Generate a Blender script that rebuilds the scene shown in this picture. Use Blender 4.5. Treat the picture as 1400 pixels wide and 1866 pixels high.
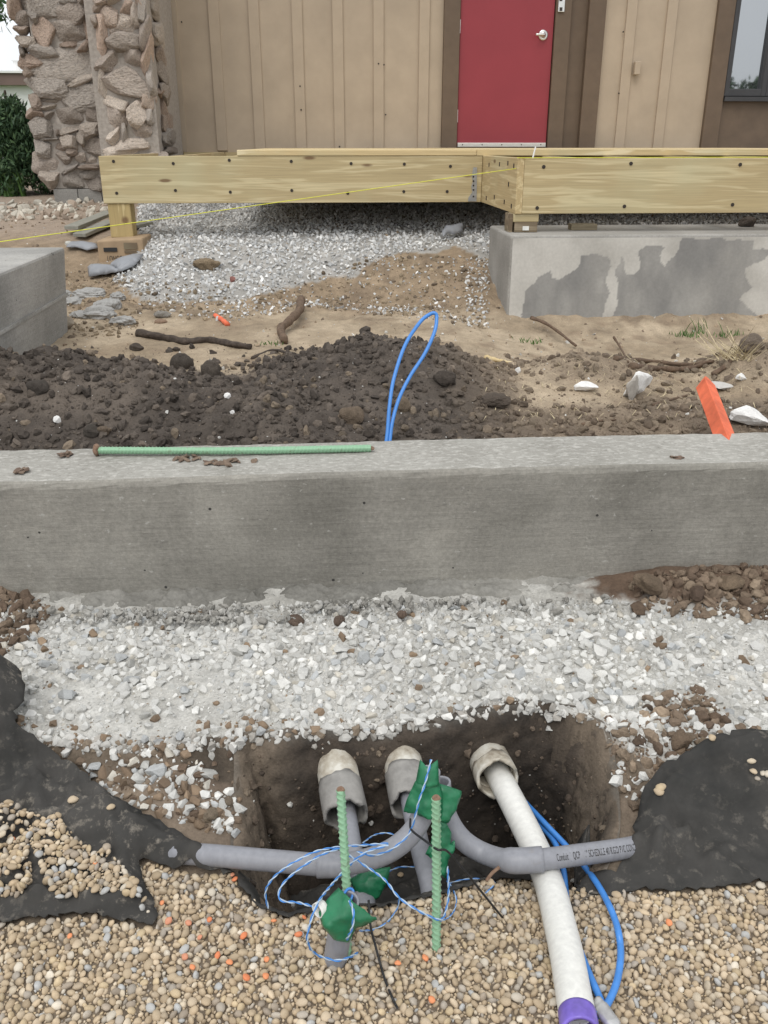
import bpy, bmesh, math, random
import numpy as np
from mathutils import Vector, Matrix
from mathutils.geometry import delaunay_2d_cdt

# ------------------------------------------------------------------ camera, sky, sun, exposure
for o in list(bpy.data.objects):
    bpy.data.objects.remove(o, do_unlink=True)
SC = bpy.context.scene
COL = SC.collection
PW, PH, F = 1400.0, 1866.0, 1600.0
PITCH, YAW, CZ = math.radians(22.7), math.radians(3.8), 1.33
cam_data = bpy.data.cameras.new('camera')
cam = bpy.data.objects.new('camera', cam_data)
COL.objects.link(cam)
cam.location = (0, 0, CZ)
cam.rotation_euler = (math.pi / 2 - PITCH, 0, -YAW)
cam_data.sensor_fit = 'VERTICAL'
cam_data.sensor_height = 24.0
cam_data.lens = 24.0 * F / PH
cam_data.clip_start = 0.02
cam_data.clip_end = 2000
SC.camera = cam

SUN_EL, SUN_AZ = math.radians(58), math.radians(200)      # azimuth clockwise from +Y; light comes from behind the camera's left
world = bpy.data.worlds.new('World')
SC.world = world
world.use_nodes = True
wn = world.node_tree
wn.nodes.clear()
sky = wn.nodes.new('ShaderNodeTexSky')
sky.sky_type = 'NISHITA'
sky.sun_disc = False
sky.sun_elevation = SUN_EL
sky.sun_rotation = SUN_AZ
sky.air_density = 1.0
sky.dust_density = 1.0
sky.ozone_density = 1.0
hs = wn.nodes.new('ShaderNodeHueSaturation')
hs.inputs['Saturation'].default_value = 0.22
tc = wn.nodes.new('ShaderNodeTexCoord')
cn = wn.nodes.new('ShaderNodeTexNoise')
cn.inputs['Scale'].default_value = 2.2
cn.inputs['Detail'].default_value = 6
cr = wn.nodes.new('ShaderNodeValToRGB')
cr.color_ramp.elements[0].position = 0.3
cr.color_ramp.elements[0].color = (4.6, 4.8, 5.1, 1)
cr.color_ramp.elements[1].position = 0.7
cr.color_ramp.elements[1].color = (7.0, 7.05, 7.0, 1)
mul = wn.nodes.new('ShaderNodeMixRGB')          # cloud layer, nearly closed, over the clear sky
mul.inputs[0].default_value = 0.82
bg = wn.nodes.new('ShaderNodeBackground')
bg.inputs['Strength'].default_value = 0.15
wo = wn.nodes.new('ShaderNodeOutputWorld')
wn.links.new(sky.outputs[0], hs.inputs['Color'])
wn.links.new(tc.outputs['Generated'], cn.inputs['Vector'])
wn.links.new(cn.outputs['Fac'], cr.inputs['Fac'])
wn.links.new(hs.outputs[0], mul.inputs[1])
wn.links.new(cr.outputs[0], mul.inputs[2])
wn.links.new(mul.outputs[0], bg.inputs['Color'])
wn.links.new(bg.outputs[0], wo.inputs['Surface'])

sl = bpy.data.lights.new('sun', 'SUN')
sl.energy = 1.2
sl.angle = math.radians(35)
sl.color = (1.0, 0.97, 0.92)
sun = bpy.data.objects.new('sun', sl)
COL.objects.link(sun)
sd = Vector((math.sin(SUN_AZ) * math.cos(SUN_EL), math.cos(SUN_AZ) * math.cos(SUN_EL), math.sin(SUN_EL)))
sun.rotation_euler = sd.to_track_quat('Z', 'Y').to_euler()
sun.location = (-3, -4, 12)
SC.view_settings.view_transform = 'Standard'
SC.view_settings.look = 'None'
SC.view_settings.exposure = 0.35
SC.view_settings.gamma = 1.0
SC.view_settings.use_curve_mapping = False

# ------------------------------------------------------------------ pixels to positions
rng = np.random.default_rng(7)
random.seed(7)
ct, st, cy_, sy_ = math.cos(PITCH), math.sin(PITCH), math.cos(YAW), math.sin(YAW)
FW = np.array([ct * sy_, ct * cy_, -st])
UP = np.array([st * sy_, st * cy_, ct])
RT = np.array([cy_, -sy_, 0.0])
CAM = np.array([0, 0, CZ])


def ray(px, py):
    return FW + (px - 700) / F * RT + (933 - py) / F * UP


def P(px, py, d):                       # a point at depth d
    return CAM + d * ray(px, py)


def hz(px, py, z):                      # on a level plane
    r = ray(px, py)
    return CAM + r * ((z - CZ) / r[2])


def hy(px, py, y):                      # on a plane parallel to the facade
    r = ray(px, py)
    return CAM + r * (y / r[1])


def proj(p):
    q = np.asarray(p, float) - CAM
    d = q @ FW
    return 700 + F * (q @ RT) / d, 933 - F * (q @ UP) / d


def inpoly(px, py, poly):
    px = np.asarray(px, float)
    py = np.asarray(py, float)
    r = np.zeros(px.shape, bool)
    n = len(poly)
    for i in range(n):
        x0, y0 = poly[i]
        x1, y1 = poly[(i + 1) % n]
        if y0 == y1:
            continue
        c = ((y0 > py) != (y1 > py)) & (px < (x1 - x0) * (py - y0) / (y1 - y0) + x0)
        r ^= c
    return r


def segdist(x, y, poly, closed=True):
    d = np.full(np.shape(x), 1e9)
    n = len(poly)
    for i in range(n if closed else n - 1):
        x0, y0 = poly[i][:2]
        x1, y1 = poly[(i + 1) % n][:2]
        dx, dy = x1 - x0, y1 - y0
        t = np.clip(((x - x0) * dx + (y - y0) * dy) / (dx * dx + dy * dy + 1e-12), 0, 1)
        d = np.minimum(d, np.hypot(x - x0 - t * dx, y - y0 - t * dy))
    return d


def vnoise(x, y, seed=0):
    xi, yi = np.floor(x), np.floor(y)
    fx, fy = x - xi, y - yi
    u, v = fx * fx * (3 - 2 * fx), fy * fy * (3 - 2 * fy)

    def h(i, j):
        s = np.sin(i * 127.1 + j * 311.7 + seed * 74.7) * 43758.5453
        return s - np.floor(s)
    return (h(xi, yi) * (1 - u) + h(xi + 1, yi) * u) * (1 - v) + (h(xi, yi + 1) * (1 - u) + h(xi + 1, yi + 1) * u) * v


def fbm(x, y, scale, octv=4, seed=0):
    t, a, s = 0, 0.5, 0
    for k in range(octv):
        t = t + a * (vnoise(x * scale + 17.3 * k, y * scale - 9.1 * k, seed + k) - 0.5)
        s += a
        a *= 0.5
        scale *= 2.03
    return t / s * 2          # about -1 .. 1


def sstep(a, b, x):
    t = np.clip((x - a) / (b - a), 0, 1)
    return t * t * (3 - 2 * t)


# ------------------------------------------------------------------ objects
WL = {}


def mk(name, V, Fc, mat, parent=None, smooth=False, cols=None, loc=None, kind=None):
    """one mesh object from world-space vertices, origin at its base"""
    V = np.asarray(V, float)
    if loc is None:
        loc = np.array([(V[:, 0].min() + V[:, 0].max()) / 2, (V[:, 1].min() + V[:, 1].max()) / 2, V[:, 2].min()])
    loc = np.asarray(loc, float)
    me = bpy.data.meshes.new(name)
    if isinstance(Fc, np.ndarray) and Fc.ndim == 2:
        k = Fc.shape[1]
        n = len(Fc)
        me.vertices.add(len(V))
        me.vertices.foreach_set('co', (V - loc).astype(np.float32).ravel())
        me.loops.add(n * k)
        me.loops.foreach_set('vertex_index', Fc.astype(np.int32).ravel())
        me.polygons.add(n)
        me.polygons.foreach_set('loop_start', np.arange(0, n * k, k, dtype=np.int32))
        me.update(calc_edges=True)
    else:
        me.from_pydata([tuple(v) for v in (V - loc)], [], [tuple(int(i) for i in f) for f in Fc])
        me.update()
    me.polygons.foreach_set('use_smooth', np.full(len(me.polygons), smooth))
    if cols is not None:
        c = np.ones((len(V), 4), np.float32)
        c[:, :3] = cols
        at = me.color_attributes.new('Col', 'FLOAT_COLOR', 'POINT')
        at.data.foreach_set('color', c.ravel())
    if mat is not None:
        me.materials.append(mat)
    o = bpy.data.objects.new(name, me)
    link(o, parent, loc)
    if kind:
        o['kind'] = kind
    return o


def link(o, parent, loc):
    COL.objects.link(o)
    WL[o.name] = np.asarray(loc, float)
    if parent is not None:
        o.parent = parent
        o.location = tuple(WL[o.name] - WL[parent.name])
    else:
        o.location = tuple(loc)


def empty(name, loc):
    o = bpy.data.objects.new(name, None)
    link(o, None, loc)
    return o


def tag(o, label, cat, group=None):
    o['label'] = label
    o['category'] = cat
    if group:
        o['group'] = group
    return o


def inst(name, me, parent, loc, rot=(0, 0, 0), scale=(1, 1, 1), color=None):
    o = bpy.data.objects.new(name, me)
    link(o, parent, loc)
    o.rotation_euler = rot
    o.scale = scale
    if color is not None:
        o.color = (*color, 1)
    return o


def bevel(o, w=0.004, seg=2):
    m = o.modifiers.new('bevel', 'BEVEL')
    m.width = w
    m.segments = seg
    m.limit_method = 'ANGLE'
    m.angle_limit = math.radians(40)
    return o


def solid(o, t):
    m = o.modifiers.new('solid', 'SOLIDIFY')
    m.thickness = t
    m.offset = 0
    return o


# ------------------------------------------------------------------ shapes
BOXF = [(0, 3, 2, 1), (4, 5, 6, 7), (0, 1, 5, 4), (1, 2, 6, 5), (2, 3, 7, 6), (3, 0, 4, 7)]


def box(x0, x1, y0, y1, z0, z1):
    V = [(x0, y0, z0), (x1, y0, z0), (x1, y1, z0), (x0, y1, z0), (x0, y0, z1), (x1, y0, z1), (x1, y1, z1), (x0, y1, z1)]
    return np.array(V), list(BOXF)


def merge(parts):
    V, Fc, n = [], [], 0
    for v, f in parts:
        V.append(np.asarray(v))
        Fc += [tuple(int(i) + n for i in q) for q in f]
        n += len(v)
    return np.concatenate(V), Fc


def catmull(pts, n=8):
    p = np.asarray(pts, float)
    p = np.vstack([2 * p[0] - p[1], p, 2 * p[-1] - p[-2]])
    out = []
    for i in range(1, len(p) - 2):
        for k in range(n):
            t = k / n
            a, b, c, d = p[i - 1], p[i], p[i + 1], p[i + 2]
            out.append(0.5 * ((2 * b) + (c - a) * t + (2 * a - 5 * b + 4 * c - d) * t * t + (3 * b - a - 3 * c + d) * t ** 3))
    out.append(p[-2])
    return np.array(out)


def resample(path, step):
    path = np.asarray(path, float)
    s = np.concatenate([[0], np.cumsum(np.linalg.norm(np.diff(path, axis=0), axis=1))])
    n = max(2, int(s[-1] / step) + 1)
    q = np.linspace(0, s[-1], n)
    return np.stack([np.interp(q, s, path[:, k]) for k in range(3)], 1), q


def frames(path):
    T = np.gradient(path, axis=0)
    T /= np.linalg.norm(T, axis=1)[:, None] + 1e-12
    up = np.array([0, 0, 1.0]) if abs(T[0][2]) < 0.9 else np.array([1.0, 0, 0])
    N = np.zeros_like(T)
    n = np.cross(T[0], up)
    N[0] = n / np.linalg.norm(n)
    for i in range(1, len(T)):
        n = N[i - 1] - T[i] * (N[i - 1] @ T[i])
        N[i] = n / (np.linalg.norm(n) + 1e-12)
    return T, N, np.cross(T, N)


def tube(path, r, sides=12, caps=True, rfun=None):
    """r scalar or per-ring; rfun(s, a) adds to the radius"""
    path = np.asarray(path, float)
    T, N, B = frames(path)
    n = len(path)
    a = np.linspace(0, 2 * math.pi, sides, endpoint=False)
    rr = np.broadcast_to(np.asarray(r, float).reshape(-1, 1), (n, sides)).copy()
    if rfun is not None:
        s = np.concatenate([[0], np.cumsum(np.linalg.norm(np.diff(path, axis=0), axis=1))])
        rr = rr + rfun(s[:, None], a[None, :])
    V = path[:, None, :] + rr[..., None] * (np.cos(a)[None, :, None] * N[:, None, :] + np.sin(a)[None, :, None] * B[:, None, :])
    V = V.reshape(-1, 3)
    i = np.arange(n - 1)[:, None] * sides
    j = np.arange(sides)[None, :]
    k = (j + 1) % sides
    Q = np.stack([i + j, i + k, i + sides + k, i + sides + j], -1).reshape(-1, 4)
    Fc = [tuple(q) for q in Q]
    if caps:
        Fc.append(tuple(range(sides))[::-1])
        Fc.append(tuple(range((n - 1) * sides, n * sides)))
    return V, Fc


def pipe(path, ro, ri, sides=24, rfun=None):
    """open-ended hollow tube"""
    vo, fo = tube(path, ro, sides, False, rfun)
    vi, fi = tube(path, ri, sides, False)
    n = len(vo)
    Fc = list(fo) + [tuple(int(q) + n for q in f[::-1]) for f in fi]
    m = n - sides
    for j in range(sides):
        k = (j + 1) % sides
        Fc.append((k, j, n + j, n + k))
        Fc.append((m + j, m + k, n + m + k, n + m + j))
    return np.vstack([vo, vi]), Fc


def rot_rand(n, tilt=None):
    if tilt is None:
        q = rng.normal(size=(n, 4))
    else:
        yaw = rng.uniform(0, 2 * math.pi, n)
        ax = rng.normal(size=(n, 2)) * tilt
        q = np.stack([np.cos(yaw / 2), ax[:, 0], ax[:, 1], np.sin(yaw / 2)], 1)
    q /= np.linalg.norm(q, axis=1)[:, None]
    w, x, y, z = q.T
    return np.stack([np.stack([1 - 2 * (y * y + z * z), 2 * (x * y - z * w), 2 * (x * z + y * w)], -1),
                     np.stack([2 * (x * y + z * w), 1 - 2 * (x * x + z * z), 2 * (y * z - x * w)], -1),
                     np.stack([2 * (x * z - y * w), 2 * (y * z + x * w), 1 - 2 * (x * x + y * y)], -1)], -2)


def ico(sub):
    bm = bmesh.new()
    bmesh.ops.create_icosphere(bm, subdivisions=sub, radius=1)
    V = np.array([v.co[:] for v in bm.verts])
    Fc = np.array([[v.index for v in f.verts] for f in bm.faces])
    bm.free()
    return V, Fc


def wob(V, amp, freq, seed, k=5):
    r = np.random.default_rng(seed)
    d = np.zeros(len(V))
    for i in range(k):
        f = r.normal(size=3) * freq * (1 + 0.7 * i)
        d += amp / (1 + 0.7 * i) * np.sin(V @ f + r.uniform(0, 6.28))
    return V * (1 + d)[:, None]


def lump(sub, amp, freq, seed):
    V, Fc = ico(sub)
    return wob(V, amp, freq, seed), Fc


def hull(n, seed, flat=1.0):
    r = np.random.default_rng(seed)
    bm = bmesh.new()
    p = r.normal(size=(n, 3))
    p /= np.linalg.norm(p, axis=1)[:, None]
    p *= r.uniform(0.72, 1.08, (n, 1))
    p[:, 2] *= flat
    for q in p:
        bm.verts.new(q)
    res = bmesh.ops.convex_hull(bm, input=bm.verts)
    bmesh.ops.delete(bm, geom=[g for g in res['geom_interior'] if isinstance(g, bmesh.types.BMVert)], context='VERTS')
    bmesh.ops.triangulate(bm, faces=bm.faces)
    bmesh.ops.recalc_face_normals(bm, faces=bm.faces)
    bm.verts.index_update()
    V = np.array([v.co[:] for v in bm.verts])
    Fc = np.array([[v.index for v in f.verts] for f in bm.faces])
    bm.free()
    return V, Fc


PEBS = [lump(1, 0.10, 1.2, 130 + i) for i in range(8)]
PEB = [lump(2, 0.10, 1.3, 100 + i) for i in range(8)]
ANG = [hull(14 + i % 6, 200 + i) for i in range(14)]
CLOD = [(wob(q[0], .10, 4.5, 340 + i), q[1]) for i, q in enumerate([lump(2, 0.16, 2.2, 300 + i) for i in range(10)])]
SHARD = [hull(8 + i % 2, 260 + i) for i in range(12)]
TINY = [lump(1, 0.14, 1.6, 320 + i) for i in range(8)]


def bulk(name, variants, pos, scl, cols, mat, smooth=False, parent=None, tilt=None, kind='stuff'):
    n = len(pos)
    R = rot_rand(n, tilt)
    vi = rng.integers(0, len(variants), n)
    Vs, Fs, Cs, off = [], [], [], 0
    for k, (v, f) in enumerate(variants):
        m = np.where(vi == k)[0]
        if not len(m):
            continue
        W = np.einsum('nij,nvj->nvi', R[m], v[None] * scl[m][:, None, :]) + pos[m][:, None, :]
        Vs.append(W.reshape(-1, 3))
        Fs.append((f[None] + (off + np.arange(len(m)) * len(v))[:, None, None]).reshape(-1, f.shape[1]))
        Cs.append(np.repeat(cols[m], len(v), axis=0))
        off += len(m) * len(v)
    return mk(name, np.vstack(Vs), np.vstack(Fs), mat, parent, smooth, np.vstack(Cs), loc=(0, 0, 0), kind=kind)


def darts(cand, rad, over=0.8):
    """big first; keeps those that do not overlap much"""
    order = np.argsort(-rad)
    cell = rad.max() * 2
    grid, keep = {}, []
    xs, ys = cand[:, 0], cand[:, 1]
    for i in order:
        x, y, r = xs[i], ys[i], rad[i]
        gx, gy = int(x // cell), int(y // cell)
        ok = True
        for a in (-1, 0, 1):
            for b in (-1, 0, 1):
                for j in grid.get((gx + a, gy + b), ()):
                    d = over * (r + rad[j])
                    if (xs[j] - x) ** 2 + (ys[j] - y) ** 2 < d * d:
                        ok = False
                        break
                if not ok:
                    break
            if not ok:
                break
        if ok:
            grid.setdefault((gx, gy), []).append(i)
            keep.append(i)
    return np.array(keep)


def pick(palette, weights, n, jit=0.12):
    pal = np.array(palette)
    i = rng.choice(len(pal), n, p=np.array(weights) / sum(weights))
    return np.clip(pal[i] * (1 + rng.normal(size=(n, 1)) * jit), 0.01, 0.95)


def sheet(pts, res, amp=0.0, freq=40.0, seed=0, bulge=0.0):
    """crumpled sheet through a 3D outline: fitted plane, triangulated inside, deviations carried inwards"""
    p = np.asarray(pts, float)
    path, _ = resample(np.vstack([p, p[:1]]), res)
    path = path[:-1]
    c = path.mean(0)
    U, S, Vt = np.linalg.svd(path - c, full_matrices=False)
    n = Vt[2]
    if n @ (CAM - c) < 0:
        n = -n
    u, v = Vt[0], np.cross(n, Vt[0])
    L = np.stack([(path - c) @ u, (path - c) @ v, (path - c) @ n], 1)
    xs = np.arange(L[:, 0].min(), L[:, 0].max(), res)
    ys = np.arange(L[:, 1].min(), L[:, 1].max(), res)
    gx, gy = np.meshgrid(xs, ys)
    gx[1::2] += res / 2
    g = np.stack([gx.ravel(), gy.ravel()], 1)
    ok = inpoly(g[:, 0], g[:, 1], L[:, :2]) & (segdist(g[:, 0], g[:, 1], L[:, :2]) > res * 0.5)
    g = g[ok]
    allp = np.vstack([L[:, :2], g])
    nb = len(L)
    r = delaunay_2d_cdt([Vector(q) for q in allp], [(i, (i + 1) % nb) for i in range(nb)], [], 1, 1e-7)
    V2 = np.array([q[:] for q in r[0]])
    d2 = ((V2[:, None, :] - L[None, :, :2]) ** 2).sum(-1) + 1e-9
    w = 1 / d2 ** 1.2
    h = (w * L[None, :, 2]).sum(1) / w.sum(1)
    e = segdist(V2[:, 0], V2[:, 1], L[:, :2])
    if bulge:
        h = h + bulge * (1 - np.exp(-e / (e.max() * 0.5 + 1e-6)))
    if amp:
        a = np.abs(fbm(V2[:, 0] + seed, V2[:, 1], freq, 3, seed)) * 2 - 0.6
        h = h + amp * a
    V = c + V2[:, :1] * u + V2[:, 1:2] * v + h[:, None] * n
    return V, [tuple(f) for f in r[2]]


# ------------------------------------------------------------------ materials
class NT:
    def __init__(s, name):
        s.m = bpy.data.materials.new(name)
        s.m.use_nodes = True
        s.t = s.m.node_tree
        s.b = s.t.nodes['Principled BSDF']
        s.tc = s.n('ShaderNodeTexCoord')

    def n(s, k, **kw):
        x = s.t.nodes.new(k)
        for a, b in kw.items():
            setattr(x, a, b)
        return x

    def l(s, a, b):
        s.t.links.new(a, b)

    def vec(s, scale=(1, 1, 1), rot=(0, 0, 0), obj=True, rnd=False):
        mp = s.n('ShaderNodeMapping')
        mp.inputs['Scale'].default_value = scale
        mp.inputs['Rotation'].default_value = rot
        s.l(s.tc.outputs['Object'], mp.inputs['Vector'])
        if rnd:
            oi = s.n('ShaderNodeObjectInfo')
            mm = s.n('ShaderNodeMath', operation='MULTIPLY')
            mm.inputs[1].default_value = 37.0
            s.l(oi.outputs['Random'], mm.inputs[0])
            s.l(mm.outputs[0], mp.inputs['Location'])
        return mp.outputs[0]

    def noise(s, scale, detail=5, rough=0.55, vec=None, dist=0.0):
        x = s.n('ShaderNodeTexNoise')
        x.inputs['Scale'].default_value = scale
        x.inputs['Detail'].default_value = detail
        x.inputs['Roughness'].default_value = rough
        x.inputs['Distortion'].default_value = dist
        s.l(vec if vec is not None else s.tc.outputs['Object'], x.inputs['Vector'])
        return x.outputs['Fac']

    def ramp(s, fac, stops):
        x = s.n('ShaderNodeValToRGB')
        e = x.color_ramp.elements
        while len(e) < len(stops):
            e.new(0.5)
        for q, (p, c) in zip(e, stops):
            q.position = p
            q.color = (*c, 1) if len(c) == 3 else c
        s.l(fac, x.inputs['Fac'])
        return x.outputs[0]

    def mix(s, a, b, fac, mode='MIX'):
        x = s.n('ShaderNodeMixRGB', blend_type=mode)
        for v, i in ((fac, 0), (a, 1), (b, 2)):
            if isinstance(v, (int, float)):
                x.inputs[i].default_value = v
            elif isinstance(v, tuple):
                x.inputs[i].default_value = (*v, 1)
            else:
                s.l(v, x.inputs[i])
        return x.outputs[0]

    def bump(s, h, strength=0.3, dist=0.01):
        x = s.n('ShaderNodeBump')
        x.inputs['Strength'].default_value = strength
        x.inputs['Distance'].default_value = dist
        s.l(h, x.inputs['Height'])
        if s.b.inputs['Normal'].is_linked:
            s.l(s.b.inputs['Normal'].links[0].from_socket, x.inputs['Normal'])
        s.l(x.outputs[0], s.b.inputs['Normal'])

    def col(s, c):
        if isinstance(c, tuple):
            s.b.inputs['Base Color'].default_value = (*c, 1)
        else:
            s.l(c, s.b.inputs['Base Color'])

    def set(s, rough=0.8, metal=0.0, spec=0.5):
        s.b.inputs['Roughness'].default_value = rough
        s.b.inputs['Metallic'].default_value = metal
        s.b.inputs['Specular IOR Level'].default_value = spec
        return s.m


def plain(name, c, rough=0.7, var=0.18, scale=30, metal=0.0, bump=0.0, spec=0.4, rnd=False):
    q = NT(name)
    n = q.noise(scale, 5, vec=q.vec(rnd=rnd))
    q.col(q.ramp(n, [(0.3, tuple(x * (1 - var) for x in c)), (0.7, tuple(min(0.95, x * (1 + var)) for x in c))]))
    if bump:
        q.bump(n, bump, 0.01)
    return q.set(rough, metal, spec)


def attr_mat(name, fine=120, var=0.22, rough=0.9, bump=0.35, bdist=0.004, objcol=False, spec=0.3):
    """colour of each stone / patch of ground from its own attribute, grain from noise"""
    q = NT(name)
    if objcol:
        c = q.n('ShaderNodeObjectInfo').outputs['Color']
    else:
        a = q.n('ShaderNodeVertexColor')
        a.layer_name = 'Col'
        c = a.outputs['Color']
    n = q.noise(fine, 6, 0.65)
    g = q.ramp(n, [(0.25, (1 - var,) * 3), (0.75, (1 + var,) * 3)])
    n2 = q.noise(fine * 0.13, 3)
    g2 = q.ramp(n2, [(0.3, (1 - var * 0.6,) * 3), (0.7, (1 + var * 0.5,) * 3)])
    q.col(q.mix(q.mix(c, g, 1.0, 'MULTIPLY'), g2, 1.0, 'MULTIPLY'))
    if bump:
        q.bump(n, bump, bdist)
    return q.set(rough, 0, spec)


def wood(name, c0, c1, knots=True, axis=0, rough=0.75):
    q = NT(name)
    sc = [9.0, 9.0, 9.0]
    sc[axis] = 0.55
    v = q.vec(tuple(sc), rnd=True)
    n = q.noise(2.2, 4, 0.5, v, 0.6)
    w = q.n('ShaderNodeMath', operation='SINE')
    m = q.n('ShaderNodeMath', operation='MULTIPLY')
    m.inputs[1].default_value = 21.0
    q.l(n, m.inputs[0])
    q.l(m.outputs[0], w.inputs[0])
    base = q.ramp(w.outputs[0], [(0.0, c0), (0.55, tuple((a + b) / 2 for a, b in zip(c0, c1))), (1.0, c1)])
    sc2 = [160.0] * 3
    sc2[axis] = 3.0
    fine = q.noise(1.0, 3, 0.6, q.vec(tuple(sc2)))
    base = q.mix(base, q.ramp(fine, [(0.3, (0.86, 0.86, 0.84)), (0.7, (1.1, 1.1, 1.08))]), 1.0, 'MULTIPLY')
    # greenish treatment stains and knots
    big = q.noise(1.6, 3, 0.5, q.vec((1, 1, 1), rnd=True))
    base = q.mix(base, (0.50, 0.50, 0.33), q.ramp(big, [(0.52, (0, 0, 0)), (0.8, (0.55,) * 3)]))
    if knots:
        vo = q.n('ShaderNodeTexVoronoi')
        vo.inputs['Scale'].default_value = 1.0
        kc = [3.2, 3.2, 7.0]
        kc[axis] = 2.0 if axis != 2 else 3.0
        q.l(q.vec(tuple(kc), rnd=True), vo.inputs['Vector'])
        base = q.mix(base, (0.15, 0.085, 0.045), q.ramp(vo.outputs['Distance'], [(0.05, (0.85,) * 3), (0.10, (0, 0, 0))]))
    q.col(base)
    q.bump(fine, 0.25, 0.003)
    return q.set(rough, 0, 0.3)


def concrete(name, dark, light, wet=None, rough=0.88, pits=True, hstreak=False, wetlo=0.47, wetscale=1.6):
    q = NT(name)
    n1 = q.noise(3.0, 7, 0.6)
    c = q.ramp(n1, [(0.3, dark), (0.7, light)])
    n2 = q.noise(95, 8, 0.78)
    c = q.mix(c, q.ramp(n2, [(0.3, (0.74,) * 3), (0.7, (1.22,) * 3)]), 1.0, 'MULTIPLY')
    n6 = q.noise(1.3, 4, 0.6)
    c = q.mix(c, q.ramp(n6, [(0.35, (0.90,) * 3), (0.65, (1.07,) * 3)]), 1.0, 'MULTIPLY')
    if hstreak:
        n3 = q.noise(5, 6, 0.65, q.vec((0.6, 1, 22)))
        c = q.mix(c, q.ramp(n3, [(0.3, (0.92,) * 3), (0.68, (1.06,) * 3)]), 1.0, 'MULTIPLY')
        q.bump(n3, 0.25, 0.004)
        n5 = q.noise(6, 7, 0.7, q.vec((3.0, 1, 14)), 0.6)
        c = q.mix(c, (0.085, 0.08, 0.07), q.ramp(n5, [(0.60, (0, 0, 0)), (0.70, (0.35,) * 3)]))
        q.bump(n5, 0.3, 0.006)
        n8 = q.noise(2.6, 6, 0.7, None, 0.8)
        c = q.mix(c, q.ramp(n8, [(0.32, (0.86, 0.86, 0.85)), (0.52, (1, 1, 1)), (0.72, (1.12, 1.11, 1.1))]), 1.0, 'MULTIPLY')
        n7 = q.noise(40, 4, 0.6, q.vec((1, 1, 1.6)))
        c = q.mix(c, (0.42, 0.41, 0.38), q.ramp(n7, [(0.66, (0, 0, 0)), (0.72, (0.7,) * 3)]))
    if wet is not None:
        n4 = q.noise(wetscale, 5, 0.5, q.vec((1, 1, 1.15)), 0.5)
        c = q.mix(c, wet, q.ramp(n4, [(wetlo, (0, 0, 0)), (wetlo + 0.02, (1, 1, 1))]))
    if pits:
        vo = q.n('ShaderNodeTexVoronoi')
        vo.inputs['Scale'].default_value = 26
        vo.inputs['Randomness'].default_value = 1
        q.l(q.vec((1, 1, 1)), vo.inputs['Vector'])
        big = q.noise(9, 2)
        r = q.n('ShaderNodeMath', operation='MULTIPLY')
        q.l(q.ramp(big, [(0.50, (0, 0, 0)), (0.66, (0.13,) * 3)]), r.inputs[0])
        r.inputs[1].default_value = 1.0
        lt = q.n('ShaderNodeMath', operation='LESS_THAN')
        q.l(vo.outputs['Distance'], lt.inputs[0])
        q.l(r.outputs[0], lt.inputs[1])
        c = q.mix(c, (0.05, 0.048, 0.045), lt.outputs[0])
        iv = q.n('ShaderNodeMath', operation='SUBTRACT')
        iv.inputs[0].default_value = 1
        q.l(lt.outputs[0], iv.inputs[1])
        q.bump(iv.outputs[0], 0.6, 0.004)
    q.bump(n2, 0.3, 0.004)
    q.col(c)
    return q.set(rough, 0, 0.3)


MT = {}
MT['ground'] = attr_mat('earth_and_dust', 140, 0.28, 0.95, 0.6, 0.006)
MT['peb'] = attr_mat('pebble', 160, 0.16, 0.75, 0.15, 0.002, spec=0.35)
MT['pebi'] = attr_mat('pebble_single', 160, 0.16, 0.75, 0.15, 0.002, objcol=True, spec=0.35)
MT['lime'] = attr_mat('limestone', 90, 0.16, 0.92, 0.3, 0.003)
MT['limei'] = attr_mat('limestone_single', 12, 0.16, 0.92, 0.35, 0.05, objcol=True)
MT['clod'] = attr_mat('soil_clod', 110, 0.3, 0.95, 0.6, 0.006)
MT['clodi'] = attr_mat('soil_clod_single', 9, 0.3, 0.95, 0.6, 0.06, objcol=True)
MT['wood'] = wood('treated_pine', (0.455, 0.365, 0.21), (0.575, 0.485, 0.30))
MT['woody'] = wood('treated_pine_depth', (0.475, 0.365, 0.20), (0.60, 0.49, 0.29), axis=1)
MT['woodz'] = wood('treated_pine_upright', (0.42, 0.325, 0.16), (0.64, 0.53, 0.30), axis=2)
MT['pale'] = wood('pale_pine', (0.58, 0.45, 0.25), (0.74, 0.63, 0.42))
MT['oldwood'] = wood('weathered_wood', (0.16, 0.12, 0.08), (0.30, 0.24, 0.17), knots=False)
MT['steel'] = plain('galvanised_steel', (0.42, 0.43, 0.44), 0.45, 0.15, 60, 0.7)
MT['nick'] = plain('satin_nickel', (0.72, 0.72, 0.70), 0.3, 0.05, 60, 0.9)
MT['screw'] = plain('dark_screw', (0.035, 0.027, 0.022), 0.6, 0.3, 200)
MT['conw'] = concrete('wall_face_concrete', (0.20, 0.19, 0.168), (0.335, 0.32, 0.285), hstreak=True)
MT['conf'] = concrete('footing_concrete', (0.40, 0.385, 0.355), (0.56, 0.545, 0.51), wet=(0.215, 0.21, 0.20), wetlo=0.46, wetscale=2.1)
MT['confd'] = concrete('footing_side_concrete', (0.26, 0.25, 0.23), (0.40, 0.385, 0.36))
MT['stain'] = attr_mat('footing_face_concrete', 60, 0.10, 0.85, 0.15, 0.003)
MT['conl'] = concrete('block_concrete', (0.27, 0.265, 0.25), (0.40, 0.39, 0.37), hstreak=True)
MT['conc'] = concrete('rough_concrete', (0.145, 0.14, 0.125), (0.30, 0.29, 0.265))
MT['founda'] = concrete('foundation_concrete', (0.20, 0.19, 0.175), (0.31, 0.30, 0.28))
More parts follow.
